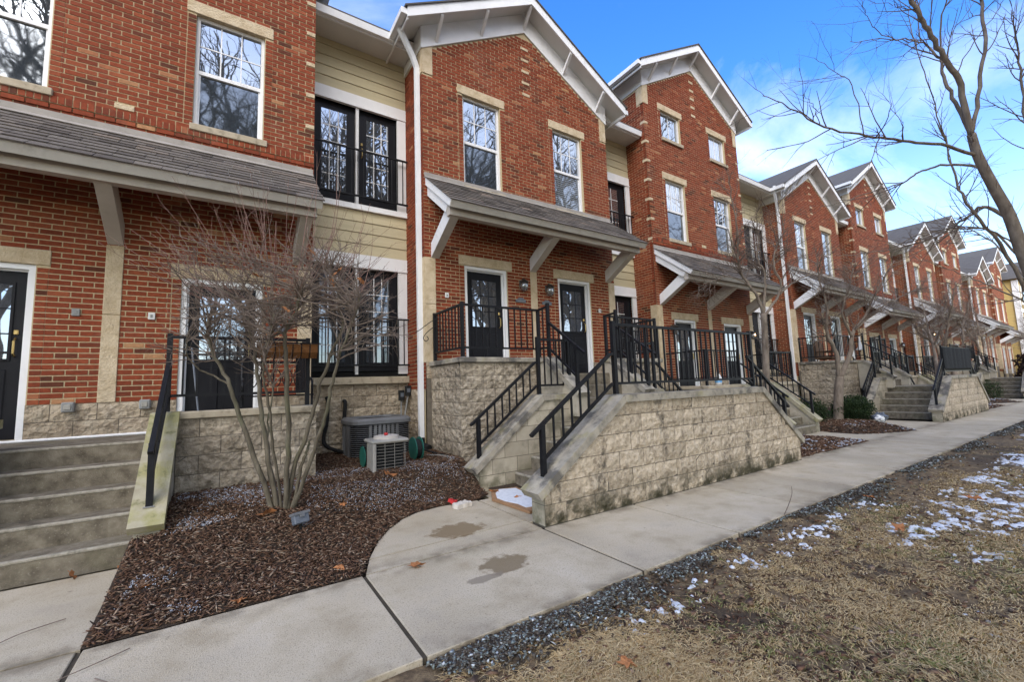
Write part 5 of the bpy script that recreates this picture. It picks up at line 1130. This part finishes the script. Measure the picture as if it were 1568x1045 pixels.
for i, (x, y, z, s, l, tl) in enumerate(((-.99, 4.93, .01, .06, 'orange-brown leaf standing against the lowest step of the closest stairs', 1.1), (-.70, 4.93, .01, .04, 'small brown leaf by the foot of the mossy stair wall', .4), (-.46, 4.16, .06, .045, 'brown leaf in the narrow end of the mulch near the path', .3),
    (1.05, 4.95, .2, .06, 'brown leaf on the mulch by the floodlight', .3), (1.28, 3.43, 0, .075, 'large flat brown leaf lying on the sidewalk before the round patch', .15), (.76, 3.69, .03, .05, 'small brown leaf at the bed edge near the sidewalk', .3), (.1, 3.58, .02, .05, 'brown leaf on the mulch edge further from the joint', .3),
    (6.08, 2.02, .0, .07, 'orange leaf on the chips beside the walk', .3), (6.7, 1.3, .02, .09, 'brown leaf on bare soil among snow', .3), (4.99, 1.45, .02, .07, 'brown leaf on the lawn by the snow', .3), (1.68, 1.62, .01, .05, 'rust leaf in the grass at the bottom edge', .3),
    (2.53, 5.75, .30, .09, 'bright orange leaf on mulch between hose reel and stair wall', .5), (2.2, 5.7, .30, .07, 'orange leaf in front of the hose reel', .4), (1.75, 5.55, .32, .11, 'tan grass tuft leaf at the small unit', .4), (.36, 5.0, .22, .10, 'brown leaf leaning on the shrub stems', 1.0), (3.0, 4.5, .02, .08, 'curled brown leaf on the snowy board', .5), (2.95, 5.0, .02, .08, 'brown leaf pile piece behind the snowy board', .7))): leaf(x, y, z, s, l, 100 + i, tl)
for i, (x, y, z, s) in enumerate(((.66, 4.55, 2.78, .09), (.86, 4.35, 2.55, .08), (.82, 4.4, 2.45, .07), (1.05, 4.2, 2.45, .05), (.22, 4.6, 2.5, .05), (.18, 4.5, 2.48, .04), (.42, 4.35, 2.15, .05), (.45, 4.6, 2.85, .05))): leaf(x, y, z, s, 'brown leaf caught in the shrub twigs', 200 + i, 1.2, 'brown leaves caught in the shrub')
# ------------------------------------------------------------------ yard things
h = thing('air_conditioner', 'large dark grey air conditioner unit with round top fan against the block base', 'air conditioner', (2.02, 7.4, .36))
cx, cy, z0, z1 = 2.08, 7.38, .34, .88
MB().lathe([(.46, z0), (.46, z1)], cx, cy, 40, sq=6).obj('body', m_dark, h)
for i in range(44):                                             # ribs and louvres
    a = 2 * pi * i / 44; c, d = cos(a), sin(a); q = .468 / ((abs(c) ** 6 + abs(d) ** 6) ** (1 / 6)); x, y = cx + c * q, cy + d * q
    corner = abs(abs(c) - abs(d)) < .33
    if not corner: MB().bar((x, y, z0), (x, y, z1), .045, .02, up=(c, d, 0)).obj('rib', m_acd, h)
lv = MB()
for j in range(17):
    z = z0 + .02 + j * .03; lv.lathe([(.455, z), (.478, z + .006), (.455, z + .014)], cx, cy, 40, sq=6)
lv.obj('louvre', m_acd, h, 'stuff')
MB().lathe([(.47, z1 - .02), (.50, z1), (.50, z1 + .05), (.46, z1 + .085), (.38, z1 + .09), (.37, z1 + .03), (.02, z1 + .02)], cx, cy, 44, sq=5).obj('top_cover', m_acd, h)
g = MB()
for i in range(9): g.tube([(cx + (.03 + .04 * i) * cos(a), cy + (.03 + .04 * i) * sin(a), z1 + .055) for a in [2 * pi * k / 24 for k in range(24)]], .003, None, 4, closed=True)
for i in range(6): g.tube([(cx, cy, z1 + .058), (cx + .38 * cos(i * 1.05), cy + .38 * sin(i * 1.05), z1 + .058)], .004, None, 4)
g.obj('fan_grille', m_rub, h)
h = thing('air_conditioner', 'small beige wire-caged condenser unit standing before the large grey one', 'air conditioner', (1.82, 5.95, .34))
cx, cy, z0, z1 = 1.82, 5.95, .33, .74
MB().bev(cx - .17, cy - .15, z0, cx + .19, cy + .17, z1 - .03, .02).obj('coil', m_dark, h)
for i in range(10): MB().tube([(cx + .235 * c / ((abs(c) ** 5 + abs(d) ** 5) ** .2), cy + .20 * d / ((abs(c) ** 5 + abs(d) ** 5) ** .2), z0 + .02 + i * .040) for c, d in [(cos(2 * pi * k / 28), sin(2 * pi * k / 28)) for k in range(28)]], .0019, None, 4, closed=True).obj('cage_wire', m_acl, h)
for k in range(12):
    c, d = cos(2 * pi * k / 12 + .2), sin(2 * pi * k / 12 + .2); q = 1 / ((abs(c) ** 5 + abs(d) ** 5) ** .2); MB().tube([(cx + .238 * c * q, cy + .203 * d * q, z0), (cx + .238 * c * q, cy + .203 * d * q, z1 - .02)], .0024, None, 4).obj('cage_wire', m_acl, h)
MB().bev(cx - .235, cy - .21, z0, cx - .19, cy + .1, z1 - .03, .012).obj('side_panel', m_acl, h)
MB().bev(cx - .25, cy - .215, z1 - .04, cx + .25, cy + .215, z1 + .01, .02).obj('top_cover', m_acl, h)
MB().lathe([(.17, z1 + .01), (.165, z1 + .045), (.12, z1 + .055), (.02, z1 + .05)], cx, cy, 24).obj('fan_shroud', m_taupe, h)
MB().lathe([(.02, z1 + .055), (.03, z1 + .07), (.02, z1 + .09)], cx - .02, cy - .05, 10).obj('red_cap', m_red, h)
for (x, y, lab, r_) in ((2.34, 6.22, 'green hose reel standing by the beige condenser, nearer the downspout', .17), (1.60, 6.15, 'green hose reel half hidden between the two air conditioners', .145)):
    h = thing('hose_reel', lab, 'hose reel', (x, y, .35), 'green hose reels'); zc_ = .36 + r_
    for dx in (-.05, .05): 
        a = MB(); n = 20; ring = [(x + dx, y + r_ * cos(2 * pi * i / n), zc_ + r_ * sin(2 * pi * i / n)) for i in range(n)]; a.poly(ring); a.poly([(p[0] + .012, p[1], p[2]) for p in ring][::-1])
        for i in range(n): p, q = ring[i], ring[(i + 1) % n]; a.poly([p, q, (q[0] + .012, q[1], q[2]), (p[0] + .012, p[1], p[2])])
        a.obj('reel_disc', m_hose, h)
    MB().tube([(x - .04, y, zc_), (x + .05, y, zc_)], r_ * .8, None, 18).obj('wound_hose', m_rub, h)
one('cable', MB().tube(spline([(2.62, 6.5, .37), (2.75, 6.2, .38), (2.78, 5.95, .36), (2.6, 5.85, .33), (2.45, 6.1, .37)]), .012, None, 6), m_grey, 'grey hose loop on the mulch beside the green reel', 'hose')
one('cable', MB().tube(spline([(2.75, 6.95, .40), (2.78, 6.5, .38), (2.86, 6.1, .36), (2.7, 5.75, .31)]), .016, None, 6), m_rub, 'black drain hose running from the downspout along the porch wall', 'hose')
for i, (x, z) in enumerate(((2.70, 1.30), (2.80, 1.38))):
    h = thing('disconnect_box', ('black electrical disconnect box with cable, farther from the downspout', 'black electrical disconnect box beside the downspout')[i], 'electrical box', (x, 7.86 - .1 * i, z)); y = 7.93 - .07 * i
    MB().bev(x - .05, y - .08, z - .1, x + .05, y - .005, z + .09, .008).obj('box', m_rub, h); MB().box(x - .03, y - .084, z - .03, x + .03, y - .081, z + .04).obj('cover', m_slate, h)
    MB().tube(spline([(x, y - .04, z - .1), (x - .01 - .05 * i, y - .04, z - .45), (x - .02 - .1 * i, y - .1, z - .75), (x - .2, y - .3, .45)]), .016, None, 7).obj('conduit', m_grey, h)
for i, x in enumerate((1.42, 1.70)):
    one('refrigerant_pipe', MB().tube(spline([(x, 7.99, 1.30 - .06 * i), (x, 7.88, 1.26 - .06 * i), (x - .02, 7.86, .9), (x - .06 * (1 - i), 7.84, .55), (x + .16, 7.6, .42), (x + .3, 7.4, .44)]), .032, None, 8), m_rub, ('black insulated refrigerant pipe, farther from the grey unit', 'black insulated refrigerant pipe, next to the grey unit')[i], 'pipe', smooth=True)
h = thing('floodlight', 'small square dark grey floodlight standing in the mulch', 'floodlight', (.60, 4.6, .15)); bz = float(bed_z(np.array([.6]), np.array([4.6]))[0])
a = MB(); a.bev(-.07, -.04, 0, .07, .03, .10, .008); o = a.obj('housing', m_slate, None); o.location = (.60, 4.58, bz + .05); o.rotation_euler = (-.35, 0, .35); o.parent = h; o.matrix_parent_inverse = Matrix.Translation(-h.location)
a = MB(); a.box(-.078, -.05, .082, .078, .035, .105); a.box(-.02, -.056, .055, .02, -.041, .084); o2 = a.obj('hood', m_acd, None); o2.location = o.location; o2.rotation_euler = o.rotation_euler; o2.parent = h; o2.matrix_parent_inverse = Matrix.Translation(-h.location)
MB().tube([(.60, 4.59, bz - .05), (.60, 4.59, bz + .06)], .012, None, 6).obj('stake', m_rub, h)
def rough_slab(nx, ny, w, d, zt_, seed):
    r = random.Random(seed); mb = MB(); g = [[(-w / 2 + w * i / nx + r.uniform(-.008, .008), -d / 2 + d * j / ny + r.uniform(-.008, .008), zt_ + r.uniform(-.006, .008)) for j in range(ny + 1)] for i in range(nx + 1)]
    for i in range(nx):
        for j in range(ny): mb.poly([g[i][j], g[i + 1][j], g[i + 1][j + 1], g[i][j + 1]])
    rim = [g[i][0] for i in range(nx + 1)] + [g[nx][j] for j in range(1, ny + 1)] + [g[i][ny] for i in range(nx - 1, -1, -1)] + [g[0][j] for j in range(ny - 1, 0, -1)]
    for i in range(len(rim)): p, q = rim[i - 1], rim[i]; mb.poly([p, q, (q[0], q[1], 0), (p[0], p[1], 0)])
    mb.poly([(p[0], p[1], 0) for p in rim][::-1]); return mb
o = one('newspaper', rough_slab(6, 4, .20, .12, .05, 3), m_paper, 'crumpled pale folded newspaper on the concrete edge by the mulch', 'newspaper'); o.location = (2.33, 4.72, .004); o.rotation_euler.z = .25
o = one('wrapper', rough_slab(3, 3, .07, .08, .035, 4), m_red, 'small bright red wrapper beside the newspaper', 'wrapper'); o.location = (2.30, 4.92, .02); o.rotation_euler = (.3, .1, .5)
h = thing('cardboard_sheet', 'flattened cardboard sheet under wet snow at the foot of the stairs', 'cardboard', (2.93, 4.45, 0))
b = flat([(2.74, 4.72), (2.78, 3.98), (3.15, 4.05), (3.30, 5.02), (2.95, 5.10)], .035, .5, 'sheet', h, m_card, 0, .03)
sb = MB(); r_ = random.Random(8)
pl_ = [(2.79, 4.68), (2.79, 4.5), (2.84, 4.3), (2.83, 4.12), (2.95, 4.10), (3.10, 4.12), (3.16, 4.4), (3.25, 4.96), (3.05, 5.05), (2.90, 4.9)]
cpt = (3.0, 4.55, .052)
for i in range(len(pl_)): p, q = pl_[i - 1], pl_[i]; sb.poly([cpt, (*p, .039), (*q, .039)]); sb.poly([(*p, .039), (*p, .033), (*q, .033), (*q, .039)])
sb.obj('snow_cover', m_snow, h)
# ------------------------------------------------------------------ fittings on the walls
def lantern(x, y, z, label, lit=False):
    h = thing('wall_lantern', label, 'lantern', (x, y, z)); s = 1
    MB().bev(x - .045, y - .015, z - .02, x + .045, y, z + .12, .008).obj('back_plate', m_lamp, h); MB().tube([(x, y - .01, z + .1), (x, y - .08, z + .14), (x, y - .12, z + .1)], .010, None, 6).obj('arm', m_lamp, h)
    c = y - .12; MB().lathe([(.015, z + .125), (.05, z + .10), (.095, z + .055), (.085, z + .045)], x, c, 14).obj('hood', m_lamp, h)
    MB().lathe([(.075, z + .045), (.078, z - .03), (.06, z - .10), (.03, z - .125)], x, c, 14).obj('glass_jar', g_jar, h, smooth=True)
    for i in range(6): a = i * pi / 3; MB().tube([(x + .082 * cos(a), c + .082 * sin(a), z + .045), (x + .084 * cos(a), c + .084 * sin(a), z - .03), (x + .064 * cos(a), c + .064 * sin(a), z - .105), (x, c, z - .14)], .004, None, 4).obj('cage_rib', m_lamp, h)
    if lit: MB().lathe([(.02, z - .02), (.035, z + .0), (.03, z + .03), (.015, z + .04)], x, c - .055, 10).obj('bulb', m_lit, h)
lantern(4.94, 7.08, 3.42, 'caged wall lantern beside the nearer porch door, camera side of the stone strip'); lantern(5.60, 7.08, 3.38, 'caged wall lantern beside the farther porch door, just past the stone strip')
lantern(.56, 7.2, 2.66, 'caged wall lantern behind the shrub on the closest house')
lantern(5.26 + PER - .33, 7.08, 3.40, 'caged wall lantern above the wicker chair porch'); lantern(5.26 + PER + .33, 7.08, 3.40, 'dark wall lantern by the white towel porch door')
lantern(13.52, 7.08, 2.70, 'lit wall lantern at the far corner of the tall house', True); lantern(5.26 + 2 * PER - .33, 7.08, 3.4, 'small lit wall lantern on the third gabled house', True); lantern(9.72, 7.08, 2.72, 'unlit lantern on the tall house above the railing'); lantern(13.52 + PER, 7.08, 2.70, 'unlit lantern at the corner of the second three-storey house')
def text(parent, s, x, y, z, size, m):
    cu = bpy.data.curves.new('text', 'FONT'); cu.body = s; cu.size = size; cu.align_x = 'CENTER'; cu.align_y = 'CENTER'; cu.extrude = .002
    t = bpy.data.objects.new('text', cu); me = bpy.data.meshes.new_from_object(t); bpy.data.objects.remove(t)
    me.transform(Matrix.Translation((x, y, z)) @ Matrix.Rotation(pi / 2, 4, 'X')); me.materials.append(m); link('numerals', me, parent)
def plaque(x, y, z, label, num=None):
    h = thing('address_plaque', label, 'plaque', (x, y, z)); a = [(-.12, -.045), (.12, -.045), (.125, .01), (.08, .02), (.045, .05), (-.045, .05), (-.08, .02), (-.125, .01)]
    MB().prism([(x + p, z + q) for p, q in a], 1, y - .016, y).obj('plate', m_plq, h)
    if num: text(h, num, x, y - .018, z - .012, .075, m_cloth)
    else: 
        q = MB(); q.prism([(x - .085, z - .025), (x + .085, z - .025), (x + .085, z - .015), (x - .085, z - .015)], 1, y - .019, y - .0165); q.obj('raised_edge', m_grey, h)
plaque(4.91, 7.068, 3.12, 'grey slate address plaque below the nearer porch lantern'); plaque(5.58, 7.068, 3.12, 'grey slate address plaque below the farther porch lantern'); plaque(.56, 7.19, 2.37, 'grey address plaque with raised numerals behind the shrub', '103')
for i, (x, y, z, l) in enumerate(((-1.57, 7.185, 2.47, 'blank white wall plate between the edge door and the stone strip'), (-.86, 7.185, 2.465, 'blank white wall plate between stone strip and second door'), (3.28, 7.065, 3.08, 'pale wall plate beside the nearer porch door'), (7.12, 7.065, 3.05, 'pale wall plate past the farther porch door'))):
    h = thing('wall_plate', l, 'wall plate', (x, y, z), 'small plates on the brick'); MB().bev(x - .036, y - .012, z - .045, x + .036, y + .006, z + .045, .004).obj('plate', m_grey if i == 0 else m_cloth, h); MB().box(x - .012, y - .016, z - .02, x + .012, y - .0125, z + .02).obj('button', m_grey, h)
for i, (x, l) in enumerate(((-1.57, 'square grey outlet box on the base blocks near the edge door'), (-.875, 'square grey outlet box on the base blocks near the stair rail'))):
    h = thing('outlet_box', l, 'outlet box', (x, 7.16, 1.33), 'outlet boxes on the base blocks'); MB().bev(x - .055, 7.11, 1.27, x + .055, 7.192, 1.39, .012).obj('box', m_grey, h); MB().bev(x - .03, 7.10, 1.30, x + .03, 7.112, 1.36, .004).obj('cover', m_acl, h)
# planter basket on the landing railing
h = thing('hanging_planter', 'brown coco-lined wire trough planter hung on the landing railing', 'planter', (.60, 5.95, 1.9))
q = MB(); n = 7
for i in range(n):
    x0, x1 = .27 + .66 * i / n, .27 + .66 * (i + 1) / n - .008
    q.prism([(6.0 - .005, 2.0), (5.80, 2.0), (5.815, 1.90), (5.88, 1.83), (5.95, 1.86), (5.995, 1.93)], 0, x0, x1)
q.obj('liner', m_coco, h); w = MB()
for i in range(n + 1): x = .266 + .66 * i / n; w.tube([(x, 6.0, 2.03), (x, 5.79, 2.01), (x, 5.805, 1.895), (x, 5.875, 1.82), (x, 5.96, 1.85), (x, 6.0, 1.93)], .006, None, 5)
w.bar((.25, 5.79, 2.01), (.95, 5.79, 2.01), .012, .012); w.bar((.25, 6.0, 2.03), (.95, 6.0, 2.03), .012, .012); w.obj('wire_frame', m_iron, h)
# iron bench and broom on the landing
h = thing('garden_bench', 'black scrollwork iron bench on the landing behind the shrub', 'bench', (.55, 6.7, .952)); yb = 6.75
for x in (.15, .95):
    MB().tube(spline([(x, yb - .35, .955), (x, yb - .33, 1.3), (x, yb - .35, 1.55), (x, yb - .1, 1.6), (x, yb, 1.4)]), .016, None, 6).obj('arm', m_iron, h); MB().tube([(x, yb + .05, .955), (x, yb, 1.4), (x, yb + .08, 1.85)], .016, None, 6).obj('leg', m_iron, h)
q = MB()
for i in range(6): q.box(.13, yb - .36 + i * .065, 1.37, .97, yb - .315 + i * .065, 1.39)
q.obj('seat', m_iron, h); q = MB(); q.bar((.13, yb + .08, 1.84), (.97, yb + .08, 1.84), .03, .03)
for i in range(5): cx = .27 + .14 * i; q.tube([(cx + .06 * cos(a), yb + .05, 1.62 + .12 * sin(a)) for a in [2 * pi * k / 14 for k in range(14)]], .008, None, 5, closed=True)
q.obj('scroll_back', m_iron, h)
h = thing('broom', 'dark broom leaning by the black door behind the shrub', 'broom', (-.32, 6.9, .952)); MB().tube([(-.30, 6.85, 1.1), (-.42, 7.08, 2.05)], .012, None, 6).obj('handle', m_slate, h); MB().prism([(-.34, 1.12), (-.27, 1.12), (-.22, .955), (-.40, .955)], 1, 6.82, 6.88).obj('bristles', m_rub, h)
# shepherd hook on the porch railing
h = thing('plant_hook', 'thin black curled wire hook reaching from the porch railing past the downspout', 'hook', (3.0, 7.0, 2.6)); MB().tube(spline([(3.02, 6.98, 2.62), (2.86, 6.95, 2.52), (2.70, 6.93, 2.40), (2.62, 6.92, 2.36)]), .007, None, 5).obj('upper_wire', m_iron, h)
MB().tube(spline([(3.02, 6.98, 2.50), (2.9, 6.95, 2.42), (2.80, 6.93, 2.33), (2.76, 6.92, 2.26), (2.80, 6.92, 2.21), (2.85, 6.92, 2.25), (2.82, 6.92, 2.30)]), .007, None, 5).obj('lower_scroll', m_iron, h)
h = thing('water_jug', 'clear blue-labelled water jug standing on the tall house landing', 'jug', (9.92, 6.15, 1.24)); MB().lathe([(.075, 1.242), (.08, 1.30), (.08, 1.42), (.045, 1.50), (.025, 1.54), (.025, 1.57)], 9.92, 6.02, 14).obj('bottle', m_cloth, h, smooth=True); MB().lathe([(.082, 1.30), (.082, 1.40)], 9.92, 6.02, 14).obj('label', m_blu, h)
# the second porch: wicker chair, towel, bell-shaped white cover
X = PER
h = thing('wicker_chair', 'brown wicker armchair on the second gabled porch', 'chair', (3.75 + X, 6.5, 1.58)); x = 3.75 + X
q = MB(); q.bev(x - .28, 6.25, 1.93, x + .28, 6.75, 2.02, .03); q.obj('seat', m_wicker, h); q = MB(); q.prism([(x - .3, 1.95), (x + .3, 1.95), (x + .3, 2.4), (x + .18, 2.58), (x - .18, 2.58), (x - .3, 2.4)], 1, 6.72, 6.79); q.obj('backrest', m_wicker, h)
for s in (-1, 1):
    MB().bev(x + s * .29 - .04, 6.25, 2.18, x + s * .29 + .04, 6.74, 2.23, .02).obj('armrest', m_wicker, h)
    for y in (6.28, 6.72): MB().tube([(x + s * .27, y, 1.582), (x + s * .27, y, 2.2)], .022, None, 6).obj('leg', m_wicker, h)
h = thing('towel', 'white towel draped over the second porch railing', 'towel', (4.25 + X, 5.97, 2.3)); q = MB(); nn = 8
for i in range(nn):
    a, b = 4.12 + X + .3 * i / nn, 4.12 + X + .3 * (i + 1) / nn; ya, yb_ = 5.945 - .012 * sin(i * 1.7), 5.945 - .012 * sin((i + 1) * 1.7); za, zb2 = 2.10 - .2 * (i / nn), 2.10 - .2 * ((i + 1) / nn)
    q.poly([(a, ya, za), (b, yb_, zb2), (b, 5.945, 2.73), (a, 5.945, 2.73)]); q.poly([(a, 5.945, 2.73), (b, 5.945, 2.73), (b, 6.0, 2.725), (a, 6.0, 2.725)]); q.poly([(a, 6.0, 2.725), (b, 6.0, 2.725), (b, 6.0, 2.4), (a, 6.0, 2.4)])
q.obj('cloth', m_cloth, h)
h = thing('bell_lamp', 'white bell-shaped lamp hanging by the second porch railing', 'lamp', (4.62 + X, 5.8, 2.3)); MB().lathe([(.015, 2.72), (.03, 2.5), (.07, 2.32), (.13, 2.24), (.13, 2.22)], 4.62 + X, 5.82, 14).obj('shade', m_cloth, h, smooth=True); MB().tube([(4.62 + X, 5.82, 2.22), (4.62 + X, 5.82, 2.14)], .01, None, 6).obj('clapper', m_iron, h)
h = thing('privacy_screen', 'black fabric privacy screen tied to the second street wall railing', 'screen', (5.42 + X, 3.6, 1.4)); q = MB(); nn = 16
for i in range(nn):
    a, b = 3.87 + X + 3.1 * i / nn, 3.87 + X + 3.1 * (i + 1) / nn; y = lambda j: 3.615 - .014 * abs(sin(j * 1.3)); q.poly([(a, y(i), 1.46), (b, y(i + 1), 1.46), (b, y(i + 1), 2.10), (a, y(i), 2.10)]); q.poly([(a, y(i) + .006, 1.46), (a, y(i) + .006, 2.10), (b, y(i + 1) + .006, 2.10), (b, y(i + 1) + .006, 1.46)])
q.obj('fabric', m_screen, h); q = MB()
for i in range(9): x = 3.9 + X + 3.04 * i / 8; q.tube([(x, 3.62, 2.08), (x, 3.60, 2.12), (x, 3.68, 2.12), (x, 3.68, 2.06)], .005, None, 4)
q.obj('tie', m_iron, h)
h = thing('plastic_bag', 'crumpled grey and white plastic bag lying by the evergreen bush', 'bag', (14.95, 4.5, .1))
def crumple(cx, cy, cz, rx, ry, rz, seed):
    r = random.Random(seed); m = MB(); nu, nv = 12, 7
    g = [[(1 + r.uniform(-.32, .28)) for _ in range(nu)] for _ in range(nv + 1)]
    P = lambda i, j: (cx + rx * cos(2 * pi * i / nu) * sin(pi * j / nv) * g[j][i % nu], cy + ry * sin(2 * pi * i / nu) * sin(pi * j / nv) * g[j][i % nu], cz + rz * cos(pi * j / nv) * g[j][i % nu if 0 < j < nv else 0])
    for j in range(nv):
        for i in range(nu): m.poly([P(i, j + 1), P(i + 1, j + 1), P(i + 1, j), P(i, j)])
    return m
crumple(15.0, 4.5, .19, .20, .15, .13, 1).obj('bag_body', m_slate, h); crumple(14.78, 4.45, .16, .11, .10, .09, 2).obj('bag_end', m_cloth, h)
# ------------------------------------------------------------------ yellow house past the row
h = thing('yellow_house', 'yellow clapboard house with white trim past the end of the brick row', 'house', (57.7, 9, 0)); q = MB(); q.box(56.0, 6.4, 0, 59.4, 20, 9.0); q.obj('wall', m_yel, h)
q = MB(); q.prism([(55.6, 9.0), (59.8, 9.0), (57.7, 10.6)], 1, 6.0, 20.5); q.obj('roof', m_roof, h)
for z in (0.2, 3.1, 6.1): MB().box(55.9, 6.33, z, 59.5, 6.39, z + .3).obj('band', m_white, h)
for x in (55.93, 59.1): MB().box(x, 6.34, .5, x + .3, 6.388, 8.9).obj('corner_board', m_white, h)
for y in (6.4, 11, 15.5): MB().box(55.91, y, .5, 55.99, y + .3, 8.9).obj('corner_board', m_white, h)
for z in (1.0, 3.9, 6.8):
    for x in (56.9,):
        f = MB().box(x, 6.30, z, x + 1.5, 6.38, z + 1.7).obj('window', m_white, h); MB().box(x + .12, 6.28, z + .12, x + 1.38, 6.298, z + 1.58).obj('pane', g_low, f)
    for y in (8, 12.5):
        f = MB().box(55.90, y, z, 55.98, y + 1.5, z + 1.7).obj('window', m_white, h); MB().box(55.88, y + .12, z + .12, 55.898, y + 1.38, z + 1.58).obj('pane', g_low, f)
h = thing('far_brick_house', 'distant low brick house with white eaves behind the bare hedge', 'house', (66, 7, 0)); q = MB(); q.box(60.2, 6.2, 0, 72, 16, 8.6); q.obj('wall', m_farbrick, h); q = MB(); q.prism([(59.8, 8.6), (72.4, 8.6), (66, 12)], 1, 5.8, 16.4); q.obj('roof', m_roof, h)
for x in (63, 66.5): 
    f = MB().box(x, 6.14, 4.6, x + 1.1, 6.19, 6.4).obj('window', m_white, h); MB().box(x + .08, 6.12, 4.7, x + 1.02, 6.138, 6.3).obj('pane', g_low, f)
MB().box(60, 5.8, 8.42, 72.2, 6.2, 8.6).obj('eave', m_white, h)

for i, (p, l) in enumerate((([(-.83, 4.05, .012), (-1.0, 3.96, .018), (-1.12, 3.86, .012), (-1.3, 3.80, .012)], 'thin curved twig lying on the path by the closest stairs'), ([(-.42, 3.36, .010), (-.55, 3.27, .016), (-.68, 3.22, .010)], 'short dark twig on the sidewalk by the first joint'), ([(-.52, 3.12, .010), (-.45, 3.02, .014), (-.43, 2.97, .010)], 'tiny twig on the sidewalk near the picture corner'), ([(4.75, 2.3, .0), (4.80, 2.27, .10), (4.78, 2.22, .22), (4.74, 2.2, .3)], 'pale dry stalk standing at the sidewalk edge'))):
    one('fallen_twig', MB().tube(spline(p), .0035 if i < 3 else .005, .002, 5), m_twig, l, 'twig')
